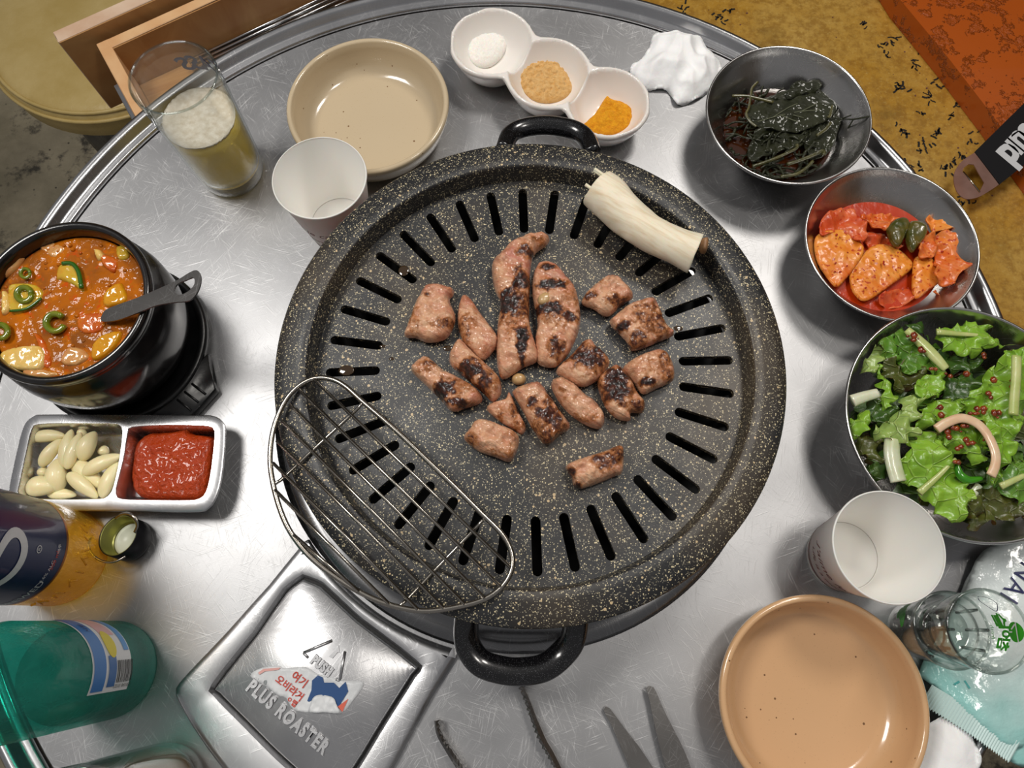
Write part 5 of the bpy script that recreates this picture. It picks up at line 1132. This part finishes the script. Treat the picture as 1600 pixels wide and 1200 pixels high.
wraplabel(sb, (SB.x, SB.y), rS, lq + .55, .026, .050, .066, plain('label_pink', 'd2a6a8', .4), 'pink_patch', .0005)
b = bmesh.new(); x = -.009; rr = random.Random(6)
while x < .009:
    w_ = rr.choice((.0004, .0007, .001)); [rline((x, -.0065 + .0013 * k), (x, -.0052 + .0013 * k), w_, bm=b) for k in range(10)]; x += w_ + rr.choice((.0004, .0006, .0008))
for v in b.verts: v.co = Vector((v.co.y, v.co.x, 0)) 
for v in b.verts: v.co = Vector((v.co.x, v.co.y, 0))
wrap(b, (SB.x, SB.y), rS, lq - .60, .0490, 1, .0008); obj('barcode', b, M['black_ink'], lbs, smooth=False)
b = text_bm('8 801048 101023', .0030); wrap(b, (SB.x, SB.y), rS, lq - .86, .0490, 1, .0008, PI / 2); obj('barcode_digits', b, M['black_ink'], lbs, smooth=False)
b = text_bm('시원', .0048); wrap(b, (SB.x, SB.y), rS, lq + .35, .076, 1, .0009); obj('label_lettering', b, M['navy_ink'], lbs, smooth=False)
obj('drink', lathe([(0, .006), (RS - .003, .007), (RS - .003, .060), (0, .060)], (SB.x, SB.y), 48), liquid('clear_drink', 'a8d8d0', '3f8c84', .25, 1), sb)
# cap with its pull ring, mouth up and tilted
cap = thing('bottle_cap', 'dark ring pull bottle cap lying open side up by the beer bottle', 'cap', P(200, 850, 0)); CT = P(196, 838, .009); axd = (P(187, 838, .022) - P(208, 850, .002)); axd = Vector((-.004, .003, .020)).normalized()
rot = Vector((0, 0, 1)).rotation_difference(axd).to_matrix().to_4x4()
def tilt(b):
    for v in b.verts: v.co = (Matrix.Translation(P(207, 845, .0035)) @ rot) @ v.co
    return b
M['olive'] = plain('cap_lining_olive', '8a8a4a', .3, .6)
obj('cap_shell', tilt(lathe([(0, -.001), (.0145, -.001), (.0152, .001), (.0150, .016), (.0147, .0162), (.0146, .001), (0, .0005)], (0, 0), 48)), M['dark_metal'], cap)
obj('cap_lining', tilt(lathe([(.0120, .003), (.0143, .004), (.0145, .0158), (.0138, .0155), (.0136, .005), (.0120, .004)], (0, 0), 48)), M['olive'], cap)
obj('cap_seal', tilt(lathe([(0, .0030), (.008, .0030), (.0084, .0040), (.0112, .0040), (.0122, .003), (.0122, .001), (0, .001)], (0, 0), 48)), plain('cap_seal_white', 'd0d4c4', .35), cap)
ring_ = cat([P(*q, z) for q, z in zip(crop(120, 780, .1)([(600, 300), (700, 235), (800, 225), (880, 270), (940, 350), (940, 430), (900, 520)]), (.020, .024, .026, .027, .026, .024, .022))], 5)
obj('torn_strip', tube(ring_, .0011, 8, flat=.35, up=(0, 0, 1)), M['wire'], cap)
ring2 = cat([P(*q, z) for q, z in zip(crop(120, 780, .1)([(760, 890), (640, 960), (500, 985), (380, 960), (270, 890), (195, 780), (190, 680), (215, 600)]), (.018, .019, .019, .019, .019, .019, .019, .020))], 5)
obj('pull_ring', tube(ring2, .0008, 8), M['wire'], cap)

# ------------------------------------------------------------------ tongs and scissors
tc2 = crop(640, 940, .3125)
tg = thing('tongs', 'steel tongs with toothed jaws lying by the vent cover', 'tongs', P(760, 1180, 0))
def jaw(line, side, name):
    pts_ = [P(*q, .0065) for q in tc2(line)]; pp2 = cat([(p.x, p.y, p.z) for p in pts_], 8); bm = bmesh.new()
    prev = None; n_ = len(pp2); L = 0
    for i, p in enumerate(pp2):
        if i: L += (p - pp2[i - 1]).length
        t = (pp2[min(n_ - 1, i + 1)] - pp2[max(0, i - 1)]).normalized(); s = Vector((-t.y, t.x, 0)) * side
        tooth = .0018 * (abs(((L / .0036) % 1) * 2 - 1)) if L < .055 else 0
        w_ = min(.0034, .0016 + L * .06)
        ring = [bm.verts.new(p + v) for v in (Vector((0, 0, .006)), -s * w_ * .8 + Vector((0, 0, .003)), -s * w_ + Vector((0, 0, -.0055)), s * (w_ * .3) + Vector((0, 0, -.0055)), s * (.0008 + tooth) + Vector((0, 0, .0045)))]
        if prev: band(bm, prev, ring)
        else: bm.faces.new(ring)
        prev = ring
    bm.faces.new(prev); return obj(name, bm, M['spoon'], tg, smooth=False)
jaw([(135, 590), (150, 660), (200, 740), (260, 830), (320, 930), (400, 1060)], 1, 'tong_arm')
jaw([(560, 425), (590, 500), (620, 590), (660, 690), (700, 760), (740, 840), (790, 950), (830, 1080)], -1, 'tong_arm')
A, B = P(*tc2([(400, 1060)])[0], .0065), P(*tc2([(830, 1080)])[0], .0065); mid = (A + B) / 2 + Vector((.02, -.09, 0))
obj('spring_bend', tube(cat([A, (A + mid) / 2 + Vector((-.002, 0, 0)), mid, (B + mid) / 2, B], 6), .0045, 8, flat=.4), M['spoon'], tg)
sx = thing('scissors', 'open steel kitchen scissors pointing at the grill pan', 'scissors', P(1010, 1180, 0))
for k, (ol, z_) in enumerate(((([(968, 540), (985, 522), (1010, 545), (1080, 640), (1150, 730), (1230, 850), (1330, 1000), (1300, 1050), (1180, 980), (1100, 830), (1040, 690), (1000, 600)]), .003), (([(1183, 430), (1200, 420), (1222, 432), (1270, 540), (1320, 640), (1370, 740), (1410, 850), (1440, 1000), (1350, 1040), (1290, 860), (1255, 740), (1225, 620), (1200, 500)]), .0062))):
    q = PP(tc2(ol), z_); b = prism(t_(resample([Vector((p.x, p.y)) for p in cat([(v.x, v.y, 0) for v in q], 3, True)], .003)), z_ - .0012, z_ + .0012)
    obj('blade', b, M['spoon'], sx, smooth=False)
pv = P(*tc2([(1350, 985)])[0], .004); obj('pivot_screw', lathe([(0, .0095), (.003, .0095), (.004, .0080), (.004, .001), (0, .001)], (pv.x, pv.y), 20), M['wire'], sx)
M['red_plastic'] = plain('handle_plastic', '2a2a2c', .4)
for s in (-1, 1):
    obj('shank', tube([pv + Vector((-s * .001, .002, .001 + .001 * s)), pv + Vector((.003 + s * .010, -.018, .001)), pv + Vector((.006 + s * .016, -.034, .002))], lambda t: .0042 - .001 * t, 8, flat=.5, up=(0, 0, 1)), M['spoon'], sx)
    c_ = pv + Vector((.006 + s * .018, -.050, 0)); obj('finger_loop', tube([c_ + Vector((.013 * math.cos(2 * PI * k / 24), .018 * math.sin(2 * PI * k / 24), .002)) for k in range(24)], .0045, 8, True), M['red_plastic'], sx)

# ------------------------------------------------------------------ wet wipe packets and tissue under them
def packet(ol_px, z0, h, label, withprint):
    q = PP(ol_px, z0 + h * .5); t = thing('wet_wipe_packet', label, 'packet', (q[0].x, q[0].y, z0), 'wet wipe packets')
    n = N('glossy_packet_film'); g = n.co(); sep = n.new('ShaderNodeSeparateXYZ'); n.l.new(g, sep.inputs[0])
    f = n.math('ADD', n.math('MULTIPLY', sep.outputs[0], -5.2), n.math('MULTIPLY', sep.outputs[1], -4.2)); f = n.math('ADD', f, n.math('MULTIPLY', n.noise(20, 3), .5))
    band_ = n.ramp(f, [(.55, 0.), (.85, 1.)])
    m = n.set(col=n.mix(n.math('MULTIPLY', band_, .75), lin('dfe7e6'), lin('6fc4bd')), rough=.18, nrm=n.bump(n.noise(60, 4, .6), .5, .004), coat=.7)
    b = mound([(p.x, p.y) for p in q], z0, h, .007, .0026, .0010, 70, 5, .4); obj('film_body', draped(b), m, t); return t
p2 = packet([(1540, 860), (1700, 860), (1720, 960), (1645, 1090), (1592, 1196), (1480, 1108), (1478, 1000)], .0003, .0030, 'lower wet wipe packet, mostly hidden under the printed one', False)
pk = packet([(1546, 850), (1700, 840), (1700, 960), (1620, 1095), (1564, 1166), (1453, 1070), (1440, 1040), (1500, 930)], .0040, .0042, 'white and mint wet wipe packet with navy lettering under the shot glasses', True)
kc2 = crop(1380, 840, .3); a, e = P(*kc2([(205, 830)])[0], .006), P(*kc2([(610, 1120)])[0], .006); d = e - a; L = d.length; d = d.normalized(); nrm_ = Vector((-d.y, d.x, 0)); nrm_ = nrm_ if nrm_.y < 0 else -nrm_
b = bmesh.new(); nz_ = 34; upv = [b.verts.new(a + d * L * i / (2 * nz_) - nrm_ * .010 + Vector((0, 0, .0012 + .0005 * (i % 2)))) for i in range(2 * nz_ + 1)]; mdv = [b.verts.new(a + d * L * i / (2 * nz_) + nrm_ * (.004 + (.0016 if i % 2 else 0)) + Vector((0, 0, .0004 * (i % 2)))) for i in range(2 * nz_ + 1)]
for i in range(2 * nz_): b.faces.new((upv[i], upv[i + 1], mdv[i + 1], mdv[i]))
obj('crimped_end', draped(b), plain('crimp_film', 'c5dedb', .25, coat=.5), pk, smooth=False)
wd = P(1500, 955, .01) - P(1592, 890, .01); wd = (P(1548, 960, .01) - P(1588, 893, .01)).normalized()
b = text_bm('NAI', .0165, 0, 0, 1.15, 0, 'LEFT'); o0 = P(1590, 884, .0092); lay(b, o0, wd, .0); obj('navy_lettering', draped(b), M['navy_ink'], pk, smooth=False)
b = bmesh.new()
for q0, q1 in (((345, 762), (368, 745)), ((390, 740), (410, 780))):
    A, B = [P(*v, .0088) for v in kc2([q0, q1])]; rline(A.xy, B.xy, .0012, bm=b, z=.0088)
obj('leaf_print', draped(b), plain('teal_print', '2a9a98', .4), pk, smooth=False)
crumple([(1440, 1130), (1480, 1115), (1505, 1150), (1512, 1200), (1490, 1240), (1430, 1260), (1410, 1230), (1425, 1180)], .0002, .004, 8, 'used_tissue', 'flattened white tissue between the peach plate and the packets')

# ------------------------------------------------------------------ utensil drawer (below the table top), stool, papered bench
n = N('pine_wood'); f = n.noise(8, 5, .6, n.co((1, 1, 1))); g = n.noise(14, 6, .6, n.co((1, 14, 1), (0, 0, -.46)), 1.2); kn = n.ramp(n.vor(24), [(.03, 1.), (.06, 0.)])
col = n.mix(n.ramp(g, [(.3, 0.), (.7, 1.)]), lin('9c6c3e'), lin('b48a58')); col = n.mix(n.math('MULTIPLY', kn, .8), col, lin('3a1e0c'))
M['pine'] = n.set(col=col, rough=.45, nrm=n.bump(g, .15, .001))
M['pine_light'] = varied('light_pine_edge', 'd0a070', 'dcb486', 30, .5, .1, 200, .0005)
M['plywood'] = varied('pinkish_plywood_edge', 'c6a488', 'd6bca4', 30, .55, .1, 200, .0005)
dr = thing('utensil_drawer', 'pulled out pine utensil drawer below the table edge', 'drawer', P(330, 60, -.12))
ZD = -.032
a0 = P(82, 50, ZD); du = (P(192, 1, ZD) - a0).normalized(); dv_ = Vector((du.y, -du.x, 0))   # du along the front, dv_ towards the table
def sl(name, o, lu, lv, z0, z1, m, bev=.0008):
    return obj(name, box(o + Vector((0, 0, z0 - o.z)), du * lu, dv_ * lv, (0, 0, z1 - z0), bevel=bev), m, dr, smooth=False)
sl('front_panel', a0, .46, .0145, ZD - .098, ZD, M['plywood'])
sl('panel_face', a0 + dv_ * .0146 + du * .001, .458, .0012, ZD - .097, ZD - .0006, M['pine'], 0)
b0 = P(150, 69, ZD - .012); k0 = b0 - a0; o1 = a0 + du * k0.dot(du) + dv_ * .0165
ZB = ZD - .012
off = k0.dot(dv_)
o1 = a0 + du * k0.dot(du) + dv_ * max(.0165, off)
sl('box_front', o1, .36, .0120, ZB - .060, ZB, M['pine_light'])
sl('box_front_inner', o1 + dv_ * .0122, .36, .0012, ZB - .059, ZB - .001, M['pine'], 0)
sl('side_wall', o1, .0125, .24, ZB - .060, ZB + .0002, M['pine_light'])
sl('side_wall', o1 + du * .348, .0125, .24, ZB - .060, ZB + .0002, M['pine_light'])
sl('bottom_board', o1 + du * .0127 + dv_ * .0136, .335, .225, ZB - .058, ZB - .053, M['pine'])
sl('slide_rail', o1 - du * .007 + dv_ * .03, .0055, .22, ZB - .040, ZB - .024, M['steel'])
b = box(P(520, 40, -.03) + Vector((0, 0, 0)), (.001, 0, 0), (0, .001, 0), (0, 0, .001))
b.free()
co_ = o1 + dv_ * .0; rr = random.Random(12)
# where the chopsticks lie: seen just outside the rim
cs = bmesh.new(); tube([(-.115, 0, 0), (.115, 0, 0)], lambda t: .0032 - .0012 * t, 8, bm=cs, flat=.6)
proto = obj('steel_chopstick', cs, M['steel'], loc=Vector((0, 0, 0)))
ch0 = P(470, 34, -.092); ref = ch0 - co_; v0 = ref.dot(dv_); u0 = ref.dot(du)
angd = math.atan2(du.y, du.x)
for i in range(12):
    o = proto if i == 0 else proto.copy()
    if i: C.objects.link(o)
    vv_ = v0 - .016 + (i % 8) * .0058 + .003 * (i // 8); lay_ = i // 8
    pos = co_ + du * (u0 + rr.uniform(-.012, .012)) + dv_ * vv_; o.location = (pos.x, pos.y, ZB - .0500 + .0045 * lay_ + .0012)
    o.rotation_euler = (0, 0, angd + rr.uniform(-.012, .012))
    tag(o, 'thin steel chopstick in the bundle lying in the pulled out drawer', 'chopstick', 'steel chopsticks in the drawer')

# stool
SC_ = P(160, 22, -.29); SR = .172
n = N('mustard_vinyl'); f = n.noise(18, 5, .6); cr = n.ramp(n.vor(60, 'DISTANCE_TO_EDGE'), [(0., 1.), (.03, 0.)])
M['vinyl'] = n.set(col=n.mix(n.ramp(f, [(.35, 0.), (.7, 1.)]), lin('b39a5c'), lin('c2ab72')), rough=.42, nrm=n.bump(n.math('SUBTRACT', n.noise(150, 4), n.math('MULTIPLY', cr, .25)), .25, .0015))
stl = thing('round_stool', 'round mustard vinyl stool on the concrete floor behind the drawer', 'stool', (SC_.x, SC_.y, -.75))
zt_ = -.29
obj('seat_cushion', lathe([(0, zt_ + .002), (.10, zt_ + .002), (SR - .018, zt_), (SR - .006, zt_ - .004), (SR, zt_ - .014), (SR - .001, zt_ - .045), (SR - .01, zt_ - .055), (0, zt_ - .055)], (SC_.x, SC_.y), 96), M['vinyl'], stl)
for dz, rr_ in ((-.0035, SR - .006), (-.014, SR + .0005)):
    obj('piping', tube([(SC_.x + rr_ * math.cos(2 * PI * k / 72), SC_.y + rr_ * math.sin(2 * PI * k / 72), zt_ + dz) for k in range(72)], .0028, 8, True), M['vinyl'], stl)
obj('leg_drum', lathe([(0, -.75), (.135, -.75), (.14, -.74), (.118, zt_ - .10), (.118, zt_ - .056), (0, zt_ - .056)], (SC_.x, SC_.y), 64), M['dark_metal'], stl)
pl = bmesh.new(); nn = 120
wv = lambda i, z: .128 + .012 * fbm(math.cos(2 * PI * i / nn) * 3, math.sin(2 * PI * i / nn) * 3, z * 8, 1.6, 3) + .004 * math.sin(i * 1.1 + z * 20)
rg_ = [[pl.verts.new((SC_.x + wv(i, z) * math.cos(2 * PI * i / nn), SC_.y + wv(i, z) * math.sin(2 * PI * i / nn), z)) for i in range(nn)] for z in [zt_ - .057 - .025 * k for k in range(12)]]
for a_, b_ in zip(rg_, rg_[1:]): band(pl, a_, b_)
obj('plastic_wrap', pl, liquid('grey_plastic_film', '8a8884', '3c3a38', .6, 1), stl)

# papered bench with handwriting, orange board, hanging tag
ZBn = -.30
bp = [(640, -180), (1180, -300), (2150, -300), (2150, 900), (1760, 980), (1400, 560), (1000, 150)]
bn = thing('papered_bench', 'low bench covered in lacquered mustard paper with black handwriting', 'bench', P(1450, 300, -.75))
n = N('lacquered_mustard_paper'); f = n.noise(6, 5, .6); g = n.noise(90, 5, .65); fib = n.noise(220, 4, .6)
col = n.mix(n.ramp(f, [(.35, 0.), (.65, 1.)]), lin('c8a252'), lin('b8882a')); col = n.mix(n.ramp(g, [(.42, 0.), (.62, .6)]), col, lin('8a5e16')); col = n.mix(n.ramp(fib, [(.55, 0.), (.7, .35)]), col, lin('d6b86a'))
col = n.mix(n.ramp(n.noise(9, 4), [(.58, 0.), (.75, .55)]), col, lin('4a3c12'))
M['mustard'] = n.set(col=col, rough=.38, nrm=n.bump(g, .25, .002), coat=.15)
bq = [(p.x, p.y) for p in PP(bp, ZBn)]
obj('paper_top', prism(bq, ZBn - .02, ZBn), M['mustard'], bn, smooth=False)
obj('bench_base', prism([(x * .97 + .01, y * .97 + .01) for x, y in bq], -.75, ZBn - .0205), M['dark_metal'], bn, smooth=False)
b = bmesh.new(); rr = random.Random(31)
def glyph(c, s, rotv):
    p = Vector((rr.uniform(-.5, 0), rr.uniform(0, .5)))
    for k in range(rr.randint(3, 5)):
        q = [p.copy()]; th = rr.choice((-.2, -1.4, -2.3, .3)) + rr.uniform(-.4, .4)
        for j in range(4):
            th += rr.uniform(-.7, .7); p = p + Vector((math.cos(th), math.sin(th))) * rr.uniform(.10, .20); q.append(p.copy())
        w_ = rr.uniform(.0013, .0030)
        for u, v in zip(q, q[1:]):
            R2 = Matrix.Rotation(rotv, 2); rline((c + (R2 @ u) * s), (c + (R2 @ v) * s), w_, bm=b, z=ZBn + .0006)
        p = Vector((rr.uniform(-.5, .5), rr.uniform(-.5, .5)))
for (x, y) in [(1385, 12), (1378, 72), (1392, 60), (1384, 85), (1412, 48), (1442, 82), (1430, 95), (1428, 108), (1402, 130), (1408, 140), (1475, 125), (1468, 132), (1448, 148), (1455, 157), (1500, 165), (1512, 172), (1488, 182), (1470, 205), (1462, 212), (1518, 218), (1528, 205), (1502, 240), (1490, 250), (1476, 262), (1484, 268), (1445, 232), (1450, 222), (1405, 200), (1410, 205), (1440, 180), (1500, 310), (1510, 318), (1432, 262), (1420, 258), (1066, 12), (1072, 22), (1118, 25), (1126, 35), (1138, 18), (1350, 38), (1530, 75), (1548, 262), (1541, 255)]:
    if x == 1530: continue
    c_ = P(x, y, ZBn).xy; glyph(c_, rr.uniform(.010, .016), rr.uniform(.3, .9))
tag(obj('black_handwriting', b, M['black_ink'], bn, smooth=False), kind='stuff')
b = bmesh.new(); rr = random.Random(77)
for k in range(90):
    x, y = rr.uniform(1000, 1560), rr.uniform(-20, 420); q = P(x, y, ZBn + .0005); s = rr.uniform(.0006, .0016)
    b.faces.new([b.verts.new(q + Vector((s * math.cos(t) * rr.uniform(.6, 1.4), s * math.sin(t), 0))) for t in (0, 1.2, 2.5, 3.8, 5)])
tag(obj('dark_specks', b, M['brown_ink'], bn, smooth=False), kind='stuff')
n = N('flaking_orange_paint'); f = n.noise(30, 6, .7); fl_ = n.ramp(f, [(.53, 0.), (.57, 1.)]); g = n.noise(120, 5, .6)
hgt_ = n.math('ADD', n.math('MULTIPLY', n.math('MULTIPLY', fl_, g), 1.6), n.math('MULTIPLY', n.noise(9, 3), .2))
M['orange'] = n.set(col=n.mix(n.math('MULTIPLY', n.math('MULTIPLY', fl_, n.ramp(g, [(.4, 0.), (.6, 1.)])), .3), n.mix(n.noise(5, 3), lin('c05c12'), lin('b4500c')), lin('9c4408')), rough=.32, nrm=n.bump(hgt_, .8, .004), coat=.25)
ob = [(1398, 2), (1340, -110), (2150, -300), (2150, 700), (1640, 265), (1560, 186)]
ob = [(1407, 0), (1330, -120), (1700, -330), (2150, -300), (2150, 850), (1690, 372), (1553, 183), (1480, 88)]
o = obj('orange_board', prism([(p.x, p.y) for p in PP(ob, -.268)], ZBn + .0004, -.268, bevel=.003), M['orange'], smooth=False)
tag(o, 'thick orange painted board with flaking paint lying on the papered bench', 'board')
ht_ = thing('hanging_tag', 'black plastic tag with white gothic lettering and clear pierced end', 'tag', P(1580, 240, -.2675))
zt2 = -.2655
obj('tag_body', prism([(p.x, p.y) for p in PP([(1523, 237), (1640, 122), (1720, 60), (1770, 128), (1690, 186), (1562, 288)], zt2)], zt2 - .0018, zt2), plain('black_gloss', '0a0607', .2, coat=.3), ht_, smooth=False)
ce = cat([P(*q, zt2) for q in ((1523, 238), (1503, 252), (1491, 272), (1494, 296), (1508, 310), (1528, 308), (1548, 297), (1561, 288))], 5)
hl = [Vector((p.x, p.y)) for p in PP([(1504, 268), (1506, 262), (1514, 256), (1522, 257), (1528, 268), (1538, 285), (1530, 301)], zt2)]
ov = [Vector((p.x, p.y)) for p in ce]; hv = hl; na, nb = len(ov), len(hv)
V2, _, F2, *_ = delaunay_2d_cdt(ov + hv, [(na + i, na + (i + 1) % nb) for i in range(nb)], [list(range(na))], 1, 1e-9); bm = bmesh.new(); vs = [bm.verts.new((p.x, p.y, zt2 - .0003)) for p in V2]
for f_ in F2:
    c_ = (V2[f_[0]] + V2[f_[1]] + V2[f_[2]]) / 3
    if not inside(np.array([[c_.x, c_.y]]), [(p.x, p.y) for p in hv])[0]: bm.faces.new([vs[i] for i in f_])
ex = bmesh.ops.extrude_face_region(bm, geom=bm.faces[:]); [setattr(v.co, 'z', v.co.z - .0012) for v in ex['geom'] if isinstance(v, bmesh.types.BMVert)]
obj('clear_end', bm, M['frost'], ht_, smooth=False)
A, B = P(1505, 268, zt2), P(1531, 300, zt2); obj('slot_edge', tube([A, B], .0008, 6), M['wire'], ht_)
xd = (P(1640, 170, zt2) - P(1570, 245, zt2))
b = text_bm('pına', .050, 0, .1, .82, .0022, 'LEFT'); lay(b, P(1563, 246, zt2 + .0004), xd); obj('gothic_lettering', b, M['white_ink'], ht_, smooth=False)
